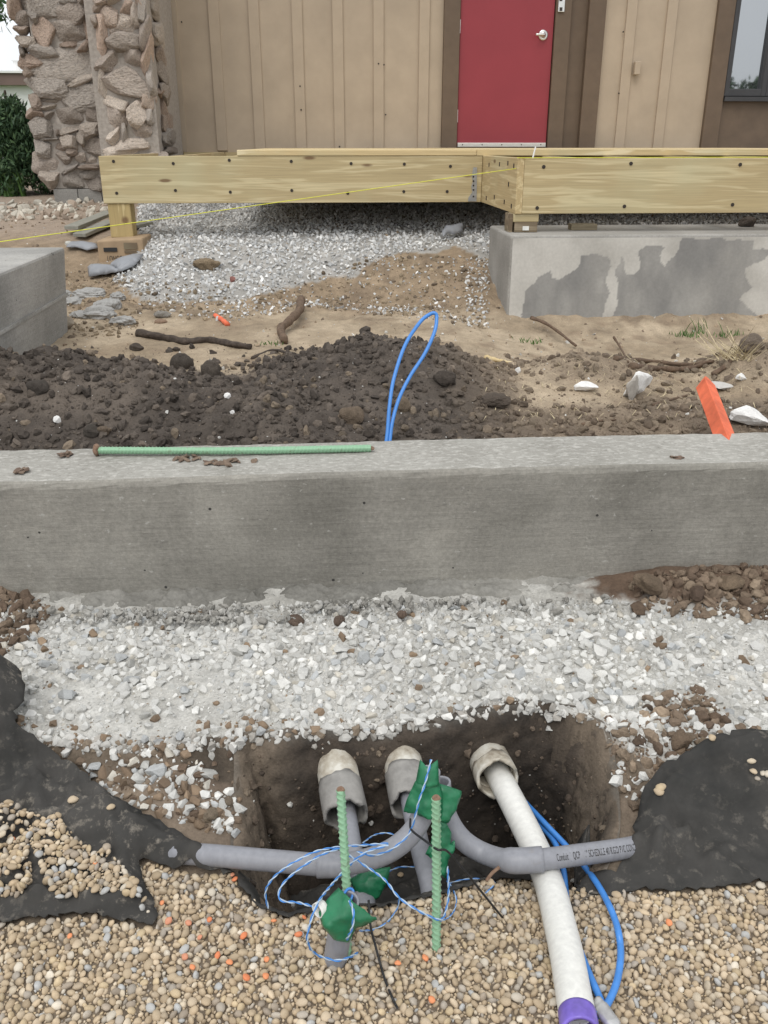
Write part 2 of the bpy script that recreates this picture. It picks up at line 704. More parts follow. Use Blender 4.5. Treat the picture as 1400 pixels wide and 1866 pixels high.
MT['siding'] = plain('tan_siding_paint', (0.395, 0.32, 0.24), 0.6, 0.09, 3.5, bump=0.08)
MT['brown'] = plain('brown_trim_paint', (0.125, 0.088, 0.060), 0.55, 0.12, 8, bump=0.1)
MT['red'] = plain('red_door_paint', (0.26, 0.036, 0.048), 0.42, 0.06, 3)
MT['wframe'] = plain('dark_window_frame', (0.045, 0.045, 0.048), 0.4, 0.1, 10)
MT['mortar'] = plain('mortar', (0.34, 0.305, 0.27), 0.95, 0.2, 40, bump=0.6)
MT['pvc'] = plain('grey_conduit', (0.245, 0.25, 0.275), 0.45, 0.14, 22, spec=0.4)
MT['white'] = plain('white_pipe', (0.69, 0.68, 0.625), 0.4, 0.13, 26, spec=0.45)
MT['purple'] = plain('purple_primer', (0.20, 0.14, 0.55), 0.3, 0.35, 25)
MT['duct'] = plain('grey_duct_tape', (0.27, 0.26, 0.245), 0.55, 0.28, 26, bump=0.5)
MT['sleeve'] = plain('muddy_white_sleeve', (0.50, 0.46, 0.38), 0.75, 0.35, 30, bump=0.4)
MT['lblue'] = plain('pale_blue_strand', (0.42, 0.53, 0.66), 0.5, 0.1, 30)
MT['cable'] = plain('blue_cable', (0.055, 0.23, 0.62), 0.35, 0.08, 30, spec=0.5)
MT['green'] = plain('green_tape', (0.018, 0.165, 0.075), 0.38, 0.25, 22, spec=0.5, bump=0.15)
MT['rebar'] = None
MT['black'] = plain('black_plastic', (0.015, 0.015, 0.016), 0.4, 0.2, 60)
MT['silver'] = plain('silver_tape', (0.5, 0.5, 0.5), 0.35, 0.2, 60, 0.4)
MT['yellow'] = plain('yellow_string', (0.72, 0.72, 0.08), 0.7, 0.08, 60)
MT['orange'] = plain('orange_painted_wood', (0.70, 0.15, 0.07), 0.7, 0.3, 14, bump=0.2)
MT['plastic'] = plain('grey_plastic_sheet', (0.25, 0.26, 0.28), 0.4, 0.12, 10)
MT['carton'] = plain('brown_cardboard', (0.36, 0.26, 0.165), 0.85, 0.14, 14)
MT['ink'] = plain('black_ink', (0.03, 0.03, 0.03), 0.8, 0.2, 60)
MT['bark'] = plain('dark_bark', (0.065, 0.050, 0.040), 0.95, 0.45, 45, bump=0.8)
MT['twig'] = plain('brown_twig', (0.13, 0.088, 0.06), 0.9, 0.35, 60, bump=0.5)
MT['straw'] = plain('dry_straw', (0.50, 0.42, 0.27), 0.9, 0.3, 80)
MT['fwall'] = plain('white_painted_wall', (0.78, 0.78, 0.77), 0.8, 0.03, 1)
MT['fasc'] = plain('brown_fascia', (0.16, 0.11, 0.095), 0.7, 0.1, 3)
MT['conc2'] = concrete('spilled_concrete', (0.26, 0.255, 0.245), (0.42, 0.415, 0.40))
MT['greyply'] = plain('weathered_plank', (0.25, 0.245, 0.21), 0.8, 0.15, 20)
MT['grass'] = plain('green_blade', (0.075, 0.15, 0.035), 0.6, 0.3, 30)
MT['lawn'] = plain('lawn_grass', (0.085, 0.15, 0.04), 0.9, 0.35, 6, bump=0.5)
MT['leafd'] = attr_mat('leaf', 20, 0.2, 0.6, 0)

q = NT('green_epoxy_rebar')
n = q.noise(55, 6, 0.7)
c = q.ramp(n, [(0.0, (0.17, 0.33, 0.20)), (0.56, (0.25, 0.44, 0.285)), (0.66, (0.20, 0.30, 0.19)), (0.8, (0.15, 0.10, 0.07))])
q.col(c)
MT['rebar'] = q.set(0.5, 0, 0.4)

for nm, base, mud, lo in (('pvc', (0.245, 0.25, 0.275), (0.20, 0.17, 0.14), 0.60), ('white', (0.72, 0.715, 0.68), (0.42, 0.36, 0.28), 0.64)):
    q = NT('muddy_' + nm)
    n = q.noise(11, 8, 0.7, None, 0.4)
    m = q.noise(90, 4, 0.6, q.vec((1, 1, 0.3)))
    c = q.ramp(m, [(0.3, tuple(x * .9 for x in base)), (0.7, tuple(x * 1.08 for x in base))])
    q.col(q.mix(c, mud, q.ramp(n, [(lo, (0, 0, 0)), (lo + .1, (0.55,) * 3)])))
    MT[nm] = q.set(0.42, 0, 0.42)

q = NT('muddy_sleeve')
n = q.noise(16, 7, 0.65)
q.col(q.ramp(n, [(0.32, (0.19, 0.15, 0.11)), (0.46, (0.42, 0.38, 0.31)), (0.6, (0.60, 0.58, 0.52))]))
q.bump(n, 0.25, 0.004)
MT['sleeve'] = q.set(0.7)

q = NT('rusty_rebar_end')
n = q.noise(70, 5)
q.col(q.ramp(n, [(0.3, (0.13, 0.07, 0.045)), (0.7, (0.28, 0.19, 0.13))]))
MT['rust'] = q.set(0.9)

q = NT('landscape_fabric')
n = q.noise(4.5, 7, 0.65)
c = q.ramp(n, [(0.35, (0.030, 0.030, 0.029)), (0.7, (0.075, 0.071, 0.066))])
d = q.noise(38, 5, 0.7)
d2 = q.noise(3.2, 4, 0.6)
dm = q.mix(q.ramp(d, [(0.54, (0, 0, 0)), (0.70, (0.7,) * 3)]), q.ramp(d2, [(0.38, (0, 0, 0)), (0.56, (1, 1, 1))]), 1.0, 'MULTIPLY')
c = q.mix(c, (0.28, 0.25, 0.21), dm)
q.col(c)
q.bump(q.noise(700, 2), 0.25, 0.001)
rg = q.n('ShaderNodeTexNoise', noise_type='RIDGED_MULTIFRACTAL')
rg.inputs['Scale'].default_value = 4.0
rg.inputs['Detail'].default_value = 4
rg.inputs['Roughness'].default_value = 0.45
rg.inputs['Distortion'].default_value = 0.6
q.l(q.vec((1.0, 1.5, 1.0), (0, 0, 0.5)), rg.inputs['Vector'])
q.bump(rg.outputs['Fac'], 1.0, 0.035)
MT['fabric'] = q.set(0.93, 0, 0.2)

q = NT('wall_top_concrete')                       # trowelled top with pale flecks
n1 = q.noise(4, 6)
c = q.ramp(n1, [(0.3, (0.25, 0.24, 0.215)), (0.7, (0.36, 0.35, 0.32))])
fl = q.noise(70, 6, 0.75, q.vec((0.6, 1.1, 1)))
c = q.mix(c, (0.56, 0.545, 0.51), q.ramp(fl, [(0.50, (0, 0, 0)), (0.62, (0.6,) * 3)]))
c = q.mix(c, (0.20, 0.19, 0.17), q.ramp(q.noise(75, 4), [(0.58, (0, 0, 0)), (0.7, (0.7,) * 3)]))
q.col(c)
q.bump(fl, 0.5, 0.005)
MT['contop'] = q.set(0.9, 0, 0.3)

q = NT('window_glass')
q.col((0.02, 0.022, 0.025))
q.b.inputs['Metallic'].default_value = 0.0
gl = q.n('ShaderNodeBsdfGlossy')
gl.inputs['Roughness'].default_value = 0.02
gl.inputs['Color'].default_value = (0.8, 0.83, 0.86, 1)
mx = q.n('ShaderNodeMixShader')
mx.inputs[0].default_value = 0.45
q.l(q.b.outputs[0], mx.inputs[1])
q.l(gl.outputs[0], mx.inputs[2])
q.l(mx.outputs[0], q.t.nodes['Material Output'].inputs['Surface'])
MT['glass'] = q.set(0.1)

q = NT('pier_stone')
oi = q.n('ShaderNodeObjectInfo')
n = q.noise(9, 7, 0.65, q.vec(rnd=True))
c = q.ramp(n, [(0.25, (0.52, 0.50, 0.47)), (0.5, (0.95, 0.93, 0.9)), (0.75, (1.28, 1.22, 1.15))])
c = q.mix(oi.outputs['Color'], c, 1.0, 'MULTIPLY')
vo = q.n('ShaderNodeTexVoronoi', feature='DISTANCE_TO_EDGE')
vo.inputs['Scale'].default_value = 9
q.l(q.mix(q.vec(rnd=True), q.n('ShaderNodeTexNoise').outputs['Color'], 0.12), vo.inputs['Vector'])
q.col(q.mix(c, (0.12, 0.10, 0.085), q.ramp(vo.outputs['Distance'], [(0.0, (0.45,) * 3), (0.03, (0, 0, 0))])))
q.bump(vo.outputs['Distance'], 0.35, 0.03)
q.bump(n, 0.9, 0.03)
MT['stone'] = q.set(0.95, 0, 0.2)

# ================================================================== the ground
YW0, YW1, ZW = 2.25, 2.53, 0.504            # front wall: near face, far face, top
YF = 9.6                                    # facade
edge_px = [(-900, 1352), (80, 1352), (260, 1358), (440, 1350), (600, 1335), (850, 1308), (950, 1288), (1080, 1300), (1150, 1335), (1400, 1345), (2300, 1350)]
EDGE = np.array([hz(a, b, 0.11)[:2] for a, b in edge_px])
hole_left = [hz(445, 1352, .11), hz(434, 1440, .05), hz(430, 1520, .04), hz(434, 1590, .03), hz(470, 1655, .02)]
hole_front = [hz(470, 1655, .02), hz(520, 1678, .02), hz(600, 1658, .02), hz(700, 1656, .02), hz(800, 1638, .02), hz(880, 1606, .02), hz(960, 1604, .02), hz(1040, 1622, .02)]
hole_right = [hz(1040, 1622, .02), hz(1080, 1590, .03), hz(1112, 1530, .05), hz(1125, 1460, .07), hz(1118, 1390, .09), hz(1085, 1318, .11)]
hole_back = [hz(1085, 1318, .11), hz(1000, 1292, .11), hz(900, 1300, .11), hz(800, 1314, .11), hz(650, 1334, .11), hz(520, 1346, .11), hz(445, 1352, .11)]
HOLE = np.array([p[:2] for p in hole_left[:-1] + hole_front[:-1] + hole_right[:-1] + hole_back[:-1]])


def near_parts(x, y):
    ye = np.interp(x, EDGE[:, 0], EDGE[:, 1]) + 0.022 * fbm(x, y, 9, 2, 3)
    s = y - ye
    wdt = np.where(x > 0.42, 0.05 + 0.16 * sstep(0.42, 0.62, x), 0.05)
    pl = sstep(-1, 0, s / wdt)
    xn, yn = x + 0.016 * fbm(x, y, 11, 2, 5), y + 0.014 * fbm(x, y, 9, 1, 6)
    ins = inpoly(xn, yn, HOLE)
    dl, df, dr, db = (segdist(xn, yn, q, False) for q in (hole_left, hole_front, hole_right, hole_back))
    m = np.minimum(np.minimum(sstep(0, .10, dl), sstep(0, .09, df)), np.minimum(sstep(0, .075, dr), sstep(0, .03, db)))
    m = np.where(ins, m, 0)
    return s, pl, m


WPX = [(872, 1350, 2.30), (903, 1402, 2.07), (985, 1568, 1.79), (1024, 1700, 1.58), (1047, 1820, 1.43), (1052, 1848, 1.402)]
WPP = catmull([P(*q_) for q_ in WPX], 8)


def near_h(x, y):
    s, pl, m = near_parts(x, y)
    low = 0.012 + 0.010 * fbm(x, y, 2.2, 3, 11) + 0.005 * fbm(x, y, 30, 3, 12)
    low = low + 0.035 * sstep(0.25, 0.0, np.interp(x, EDGE[:, 0], EDGE[:, 1]) - y) * np.where(np.abs(x) < 3, 1, 0)
    low = low + 0.030 * np.exp(-((x + 0.39) / .13) ** 2 - ((y - 1.55) / .10) ** 2)
    hi = 0.118 - .03 * np.exp(-((x - .12) / .16) ** 2 - ((y - 1.72) / .12) ** 2) + 0.035 * np.clip((y - 1.65) / .6, 0, 1.3) + 0.016 * fbm(x, y, 5, 4, 21) + 0.007 * fbm(x, y, 45, 3, 22)
    hi = hi + 0.05 * np.exp(-((x - 1.05) / .28) ** 2 - ((y - 2.2) / .10) ** 2) + 0.035 * np.exp(-((x + 1.05) / .2) ** 2 - ((y - 2.2) / .09) ** 2)
    b = low * (1 - pl) + hi * pl
    fl = -0.285 + 0.03 * fbm(x, y, 6, 3, 31) + 0.01 * fbm(x, y, 40, 3, 32)
    fade = sstep(3.0, 2.2, np.abs(x))
    z = b * (1 - m) + fl * m
    for i in range(16, len(WPP) - 1, 2):
        a_, b_ = WPP[i], WPP[min(i + 2, len(WPP) - 1)]
        dx_, dy_ = b_[0] - a_[0], b_[1] - a_[1]
        t_ = np.clip(((x - a_[0]) * dx_ + (y - a_[1]) * dy_) / (dx_ * dx_ + dy_ * dy_ + 1e-12), 0, 1)
        dd = np.hypot(x - a_[0] - t_ * dx_, y - a_[1] - t_ * dy_)
        lim_ = a_[2] + t_ * (b_[2] - a_[2]) - .030 + .5 * np.maximum(dd - .03, 0)
        z = np.where((dd < .12) & (y < 1.55), np.minimum(z, np.maximum(lim_, -.2)), z)
    return z


PILES = []
for (px, py, yy, h, sx, syy, dark) in [(120, 622, 3.20, .155, .50, .30, 1), (-250, 640, 3.2, .12, .6, .3, 1), (650, 600, 3.40, .165, .32, .32, 1),
                                       (430, 655, 3.0, .07, .40, .24, 1), (820, 640, 3.45, .08, .22, .26, .7),
                                       (1085, 640, 3.6, .13, .30, .24, .35), (1390, 630, 3.65, .16, .24, .26, .35), (1250, 690, 3.1, .05, .4, .2, .3), (1750, 650, 3.4, .15, .5, .3, .4)]:
    p = hy(px, py, yy)
    PILES.append((p[0], yy, h, sx, syy, dark))
FY = np.array([2.4, 2.9, 3.9, 4.6, 5.1, 5.45, 5.8, 6.5, 8.0, 9.6, 15])
FZL = np.array([.38, .42, .475, .49, .53, .63, .715, .785, .86, .90, .86])
FZR = np.array([.36, .37, .375, .39, .50, .62, .715, .80, .86, .90, .86])


def far_parts(x, y):
    pile = np.zeros(np.shape(x))
    dark = np.zeros(np.shape(x))
    for (cx, cyy, h, sx, syy, dk) in PILES:
        g = np.exp(-np.abs((x - cx) / sx) ** 2.3 - np.abs((y - cyy) / syy) ** 2.3)
        pile = pile + h * g
        dark = np.maximum(dark, dk * np.exp(-np.abs((x - cx) / (sx * 1.25)) ** 3 - np.abs((y - cyy) / (syy * 1.35)) ** 3))
    return pile, dark


def far_h(x, y):
    w = sstep(0.5, 1.2, x)
    z = np.interp(y, FY, FZL) * (1 - w) + np.interp(y, FY, FZR) * w
    pile, dark = far_parts(x, y)
    sl = np.exp(-((y - 5.25) / .45) ** 2)
    z = z + pile * (1 + 0.28 * fbm(x, y, 5, 4, 41)) + 0.05 * sl * fbm(x, y, 3.2, 4, 42) - 0.035 * np.exp(-((y - 5.0) / .7) ** 2) * np.abs(fbm(x, y, 7, 4, 45)) - .012 * np.abs(fbm(x, y, 9, 4, 46))
    scoop = np.exp(-((x - .28) / .42) ** 2 - ((y - 5.2) / .33) ** 2)
    z = z - 0.10 * scoop - .15 * np.exp(-((x + 1.55) / .36) ** 2 - ((y - 5.75) / .42) ** 2)
    rough = np.clip(dark * 1.2, 0.12, 1)
    z = z + rough * (0.034 * fbm(x, y, 13, 5, 43) + .012 * fbm(x, y, 38, 2, 47)) + 0.006 * fbm(x, y, 20, 3, 44)
    return z - 1.2 * sstep(60, 200, np.hypot(x, y)) * 0


def axis(fine0, fine1, step, outer):
    f = np.arange(fine0, fine1 + step / 2, step)
    return np.concatenate([[-q for q in outer[::-1]] if fine0 < 0 else [], f, outer])


nx = axis(-1.7, 1.8, 0.009, [2.2, 2.8, 4, 8, 20, 60, 200, 600])
ny = np.concatenate([[-600, -200, -60, -20, -8, -3, -1, -.3, .1], np.arange(.55, YW0 + .03, 0.009)])
fx = axis(-2.8, 2.8, 0.022, [3.1, 3.5, 4, 5, 7, 10, 16, 30, 60, 200, 600])
fy = np.concatenate([np.arange(YW1 - .03, 4.2, .018), np.arange(4.2, 6.6, .03), np.arange(6.6, 10, .1), [10.5, 12, 15, 20, 30, 60, 150, 400, 900]])


def grid_faces(nr, ncl):
    i = np.arange(nr - 1)[:, None] * ncl
    j = np.arange(ncl - 1)[None, :]
    return np.stack([i + j, i + j + 1, i + j + 1 + ncl, i + j + ncl], -1).reshape(-1, 4)


def mixc(a, b, w):
    return np.asarray(a) * (1 - w[..., None]) + np.asarray(b) * w[..., None]


# near: pea gravel level, crushed stone bank, hole
X, Y = np.meshgrid(nx, ny)
ZN = near_h(X, Y)
s, pl, m = near_parts(X, Y)
n1, n2 = fbm(X, Y, 7, 4, 51), fbm(X, Y, 33, 3, 52)
soil = mixc((.135, .103, .078), (.235, .185, .14), sstep(-.5, .5, n1))
C = mixc(soil, (.17, .135, .10), sstep(0.1, .4, np.interp(X, EDGE[:, 0], EDGE[:, 1]) - Y))
C = mixc(C, mixc((.40, .39, .36), (.51, .50, .47), sstep(-.5, .5, n1 + .4 * n2)), sstep(.55, .9, pl + .25 * n2))
brownp = np.maximum(np.exp(-((X - 1.05) / .38) ** 2 - ((Y - 2.2) / .13) ** 2), np.exp(-((X + 1.08) / .2) ** 2 - ((Y - 2.12) / .2) ** 2))
C = mixc(C, (.125, .085, .06), sstep(.35, .6, brownp + .2 * n2))
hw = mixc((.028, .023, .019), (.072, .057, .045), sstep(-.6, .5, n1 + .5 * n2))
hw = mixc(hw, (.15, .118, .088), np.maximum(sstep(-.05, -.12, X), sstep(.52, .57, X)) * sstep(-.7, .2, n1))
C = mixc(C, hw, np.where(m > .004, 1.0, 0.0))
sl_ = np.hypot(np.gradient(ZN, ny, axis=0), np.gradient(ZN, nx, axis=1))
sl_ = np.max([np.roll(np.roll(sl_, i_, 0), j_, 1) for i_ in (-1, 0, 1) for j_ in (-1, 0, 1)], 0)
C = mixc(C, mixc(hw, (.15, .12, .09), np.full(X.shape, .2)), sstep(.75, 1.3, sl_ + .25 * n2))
wl_ = ((m > .01) & (m < .99))
zz_ = ZN * 9
XN = X + np.where(wl_, .006 * fbm(X + zz_, Y - zz_, 8, 3, 34), 0)
YN = Y + np.where(wl_, .006 * fbm(X - zz_, Y + zz_, 8, 3, 35), 0)
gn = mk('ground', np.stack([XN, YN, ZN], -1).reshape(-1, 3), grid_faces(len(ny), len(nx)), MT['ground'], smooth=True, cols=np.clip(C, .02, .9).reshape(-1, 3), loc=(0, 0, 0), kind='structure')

Xf, Yf = np.meshgrid(fx, fy)
ZF = far_h(Xf, Yf)
pile, dark = far_parts(Xf, Yf)
n1, n2 = fbm(Xf, Yf, 4, 4, 61), fbm(Xf, Yf, 22, 3, 62)
C = mixc((.29, .228, .158), (.42, .34, .245), sstep(-.5, .5, n1))
C = mixc(C, mixc((.22, .165, .11), (.31, .235, .16), sstep(-.5, .5, n2)), sstep(4.75, 5.05, Yf + .1 * n1))
C = mixc(C, (.16, .12, .085), .8 * sstep(.15, .55, fbm(Xf, Yf, 6, 5, 63)) * sstep(4.3, 4.9, Yf) * sstep(6.2, 5.6, Yf))
C = mixc(C, (.24, .18, .125), .7 * sstep(.1, .5, fbm(Xf, Yf, 9, 5, 64)))
C = mixc(C, (.31, .245, .19), sstep(6.0, 6.6, Yf))
tpx, tpy = proj(np.stack([Xf, np.maximum(Yf, 1.0), ZF], -1))
DG = [(252, 350), (250, 412), (262, 440), (240, 478), (212, 500), (205, 512), (260, 545), (330, 556), (430, 545), (500, 530), (560, 515), (600, 500), (645, 505), (665, 482), (720, 466), (790, 460), (832, 446), (850, 455), (880, 470), (893, 480), (897, 413), (930, 431), (1000, 414), (2400, 414), (2400, 340)]
ing = inpoly(tpx + 8 * n2, tpy + 8 * n1, DG) & (Yf < 12)
C = mixc(C, mixc((.30, .295, .28), (.40, .395, .38), sstep(-.5, .5, n2)), np.where(ing, .85, 0))
soilr = mixc((.145, .112, .083), (.23, .18, .13), sstep(-.5, .5, n1 + .4 * n2))
soill = mixc((.070, .058, .049), (.118, .097, .080), sstep(-.5, .5, n1 + .4 * n2))
sw = sstep(.35, .85, Xf)
C = mixc(C, soill * (1 - sw[..., None]) + soilr * sw[..., None], np.maximum(sstep(.15, .45, dark + .12 * n1), sstep(3.35, 3.15, Yf + .15 * n1)))
gf = mk('ground_yard', np.stack([Xf, Yf, ZF], -1).reshape(-1, 3), grid_faces(len(fy), len(fx)), MT['ground'], smooth=True, cols=np.clip(C, .02, .9).reshape(-1, 3), loc=(0, 0, 0), kind='structure')


def bil(x, y, gx, gy, Zg):
    x = np.asarray(x, float)
    y = np.asarray(y, float)
    i = np.clip(np.searchsorted(gx, x) - 1, 0, len(gx) - 2)
    j = np.clip(np.searchsorted(gy, y) - 1, 0, len(gy) - 2)
    u = np.clip((x - gx[i]) / (gx[i + 1] - gx[i]), 0, 1)
    v = np.clip((y - gy[j]) / (gy[j + 1] - gy[j]), 0, 1)
    return (Zg[j, i] * (1 - u) + Zg[j, i + 1] * u) * (1 - v) + (Zg[j + 1, i] * (1 - u) + Zg[j + 1, i + 1] * u) * v


def GH(x, y):
    return np.where(np.asarray(y) < (YW0 + YW1) / 2, bil(x, y, nx, ny, ZN), bil(x, y, fx, fy, ZF))


def G(px, py, tmin=0.6):
    """where the line of sight meets the ground"""
    r = ray(px, py)
    t = np.linspace(tmin, 40, 12000) if tmin > 2 else np.linspace(tmin, 4.2, 1800)
    q = CAM + t[:, None] * r
    below = q[:, 2] < GH(q[:, 0], q[:, 1])
    k = int(np.argmax(below)) if below.any() else len(t) - 1
    return q[k]


# ================================================================== concrete
def rounded_wall(x0, x1):
    r = 0.022
    prof = [(YW0, -.05), (YW0, ZW - r)] + [(YW0 + r - r * math.cos(a), ZW - r + r * math.sin(a)) for a in np.linspace(.3, 1.57, 4)] + [(YW1 - .01, ZW), (YW1, ZW - .01), (YW1, .2)]
    xs = np.arange(x0, x1 + .01, .04)
    V, Fc = [], []
    for x in xs:
        for k, (a, b) in enumerate(prof):
            j = 0.0035 * math.sin(x * 3.1 + 1) + (random.uniform(-.0018, .0018) if 2 <= k <= 5 else 0)
            V.append((x, a + (j if k < 6 else 0), b + (random.uniform(-.0015, .0015) if 2 <= k <= 6 else 0) + 0.004 * math.sin(x * 1.7)))
    n = len(prof)
    top = []
    for i in range(len(xs) - 1):
        for k in range(n - 1):
            f = (i * n + k, (i + 1) * n + k, (i + 1) * n + k + 1, i * n + k + 1)
            Fc.append(f)
            top.append(1 if k >= 4 else 0)
    return np.array(V), Fc, top


V, Fc, top = rounded_wall(-6, 6)
wall = mk('concrete_wall', V, Fc, MT['conw'], smooth=False)
wall.data.materials.append(MT['contop'])
wall.data.polygons.foreach_set('material_index', np.array(top, np.int32))
tag(wall, 'long low grey concrete wall with pale flecked top, crossing above the gravel pit', 'wall')
# rough footing spill along its foot
xs = np.arange(-2.0, 2.0, .007)
ys = np.linspace(0, 1, 18)
Xs, T = np.meshgrid(xs, ys)
wd = 0.085 + 0.05 * fbm(Xs, Xs * 0 + 3, 6, 5, 71)
Ys = YW0 + .02 - T * (wd + .02) + 0.012 * fbm(Xs, T * .1, 30, 3, 72) * T
Zs = 0.160 + (.04 * fbm(Xs, T * .09, 18, 5, 73) + .014 * fbm(Xs, T * .12, 90, 3, 74)) * (.38 + .62 * T) + .008 * (1 - T) - .012 * T - .07 * sstep(.70, 1.0, T)
mk('footing_lip', np.stack([Xs, Ys, Zs], -1).reshape(-1, 3), grid_faces(len(ys), len(xs)), MT['conc'], wall, smooth=True)
# dried mud crust and paint blotch on the wall
for (px, py, sx, sz, yy) in [(415, 841, .10, .018, 0), (340, 835, .04, .012, 0), (120, 828, .012, .006, 0), (40, 858, .014, .006, 0), (1230, 836, .01, .006, 0)]:
    c = hz(px, py, ZW)
    k = 14
    pos = np.stack([c[0] + rng.normal(size=k) * sx * .55, c[1] + rng.normal(size=k) * sz * .8, np.full(k, ZW + .002)], 1)
    sc = np.stack([rng.uniform(.008, .022, k), rng.uniform(.005, .011, k), rng.uniform(.002, .004, k)], 1)
    bulk('mud_crust', CLOD, pos, sc, pick([(.15, .105, .08), (.19, .14, .105)], [1, 1], k), MT['clod'], False, wall, 0.1, None)

# right footing block
cl, cr_ = hy(931, 431, 4.88), hy(1400, 431, 4.88)
zt = 1.33 - .451
XB0 = cl[0]
v, f = box(XB0, 3.6, 4.88, 5.52, .28, zt)
v[[0, 4], 0] += [0.0, 0.0]
foot = bevel(mk('concrete_footing', v, f, MT['confd']), .012, 2)
tag(foot, 'pale concrete footing block with dark damp patches, under the deck corner', 'footing')
v, f = box(XB0 - .045, 3.5, 4.835, 5.0, .2, .388)
bevel(mk('base_ledge', v, f, MT['conl'], foot), .01)
gx_, gz_ = np.arange(XB0 + .012, 3.59, .008), np.arange(.385, zt - .010, .008)
GX, GZ = np.meshgrid(gx_, gz_)
fpx, fpy = proj(np.stack([GX, np.full(GX.shape, 4.878), GZ], -1))
fpx = fpx + 5 * fbm(GX, GZ, 14, 4, 81)
fpy = fpy + 5 * fbm(GX, GZ, 14, 4, 82)
DA = [(235, 575), (255, 480), (280, 380), (330, 320), (390, 290), (400, 322), (450, 320), (520, 270), (530, 215), (600, 210), (668, 225), (670, 270), (650, 330), (660, 400), (640, 490), (600, 575)]
DB = [(675, 500), (700, 440), (705, 350), (690, 300), (725, 220), (738, 300), (770, 305), (810, 270), (800, 200), (830, 168), (920, 175), (895, 230), (910, 262), (960, 220), (1010, 138), (1180, 138), (1210, 150), (1335, 145), (1330, 195), (1420, 190), (1385, 235), (1300, 280), (1290, 320), (1320, 360), (1265, 420), (1320, 470), (1355, 510), (1330, 548), (1100, 560), (900, 548), (800, 520), (730, 548)]
DC = [(1560, 200), (1700, 160), (1900, 260), (1880, 450), (1760, 560), (1600, 520), (1520, 380)]
wet_ = np.zeros(GX.shape)
for pg_ in (DA, DB, DC):
    wet_ = np.maximum(wet_, inpoly(fpx, fpy, [(850 + a_ / 2.545, 380 + b_ / 2.545) for a_, b_ in pg_]) * 1.0)
wet_ = np.clip(wet_ * (.80 + .5 * fbm(GX, GZ * .5, 8, 5, 83)), 0, 1)
CF = mixc(mixc((.40, .385, .355), (.52, .505, .47), sstep(-.5, .5, fbm(GX, GZ, 4, 4, 84))), (.225, .222, .215), wet_)
mk('damp_face', np.stack([GX, np.full(GX.shape, 4.878), GZ], -1).reshape(-1, 3), grid_faces(len(gz_), len(gx_)), MT['stain'], foot, True, CF.reshape(-1, 3))
# left concrete block
c1 = hy(118, 447, 4.45)
v, f = box(-4.2, c1[0], 2.95, 4.45, .35, 1.33 - .451)
v[[1, 2], 0] -= .05
blk = bevel(mk('concrete_block', v, f, MT['conl']), .012, 2)
tag(blk, 'grey concrete block with a form seam, on sandy ground beside the dark soil pile', 'block')
v, f = box(c1[0] - .4, c1[0] - .012, 2.96, 4.44, .655, .668)
mk('form_seam', v, f, MT['conl'], blk)

# ================================================================== building
bld = empty('building', (3.0, YF, .85))
tag(bld, 'tan board and batten building with brown trim behind the new deck', 'building')
SZ = 1.255                               # bottom of the siding
ZT = 4.3


def fxx(px):
    return hy(px, 135, YF)[0]


XL = fxx(300)
xd0, xd1 = fxx(806), fxx(1086)            # brown door surround
xw0 = fxx(1291)
XR = 9.0
for nm, a, b in (('siding', XL, xd0), ('siding', xd1, xw0)):
    v, f = box(a, b, YF, YF + .15, SZ, ZT)
    mk(nm, v, f, MT['siding'], bld)
v, f = box(xd0, xd1, YF, YF + .15, 3.42, ZT)
mk('siding', v, f, MT['siding'], bld)
v, f = box(XL + .02, XR, YF + .02, YF + .4, .5, SZ)
mk('foundation', v, f, MT['founda'], bld)
v, f = box(XL - .3, XR, YF + .16, YF + 7, SZ, ZT - .1)
mk('house_body', v, f, MT['siding'], bld)
v, f = box(XL - .6, XR, YF - .1, YF + 7.5, ZT, ZT + .2)
mk('roof_slab', v, f, MT['brown'], bld)


def batten(px, w=.062, d=.022, z0=SZ + .02, mat='siding'):
    x = fxx(px)
    v, f = box(x - w / 2, x + w / 2, YF - d, YF + .002, z0, ZT)
    return bevel(mk('batten', v, f, MT[mat], bld), .002, 1)


for p in (397, 468, 545, 617, 690, 772, 1140, 1212):
    batten(p, .10)
v, f = box(fxx(303), fxx(331), YF - .03, YF + .002, SZ + .01, ZT)
mk('corner_board', v, f, MT['siding'], bld)
v, f = box(fxx(1157) - .03, fxx(1157) + .03, YF - .075, YF - .02, hy(1157, 137, YF)[2], hy(1157, 113, YF)[2])
bevel(mk('outlet_box', v, f, MT['siding'], bld), .006)
# nail holes on the siding battens
for (px, py) in [(547, 157), (549, 200), (690, 116), (700, 118), (703, 209), (619, 267), (331, 40), (1136, 58), (1128, 170)]:
    c = hy(px, py, YF - .024)
    v, f = tube([c + np.array([0, .004, 0]), c - np.array([0, .002, 0])], .008, 8)
    mk('nail_hole', v, f, MT['screw'], bld)
# door surround
for a, b, d in ((806, 835, .05), (1004, 1032, .045), (1062, 1092, .06)):
    v, f = box(fxx(a), fxx(b), YF - d, YF + .1, SZ + (.04 if a == 806 else 0), 3.5)
    bevel(mk('trim_board', v, f, MT['brown'], bld), .004, 1)
v, f = box(fxx(1030), fxx(1064), YF + .01, YF + .1, SZ, 3.45)
mk('trim_panel', v, f, MT['brown'], bld)
v, f = box(fxx(806), fxx(1032), YF - .05, YF + .1, 3.40, 3.6)
mk('trim_board', v, f, MT['brown'], bld)
dx0, dx1 = fxx(835.3), fxx(1003.5)
zd = hy(900, 266, YF)[2]
door = bevel(mk('door', *box(dx0 + .004, dx1 - .004, YF - .012, YF + .04, zd, 3.395), MT['red'], bld), .003, 1)
door['label'] = 'plain red metal door with lever handle'
v, f = box(dx0 + .01, dx1 - .008, YF - .03, YF - .011, zd - .01, zd + .03)
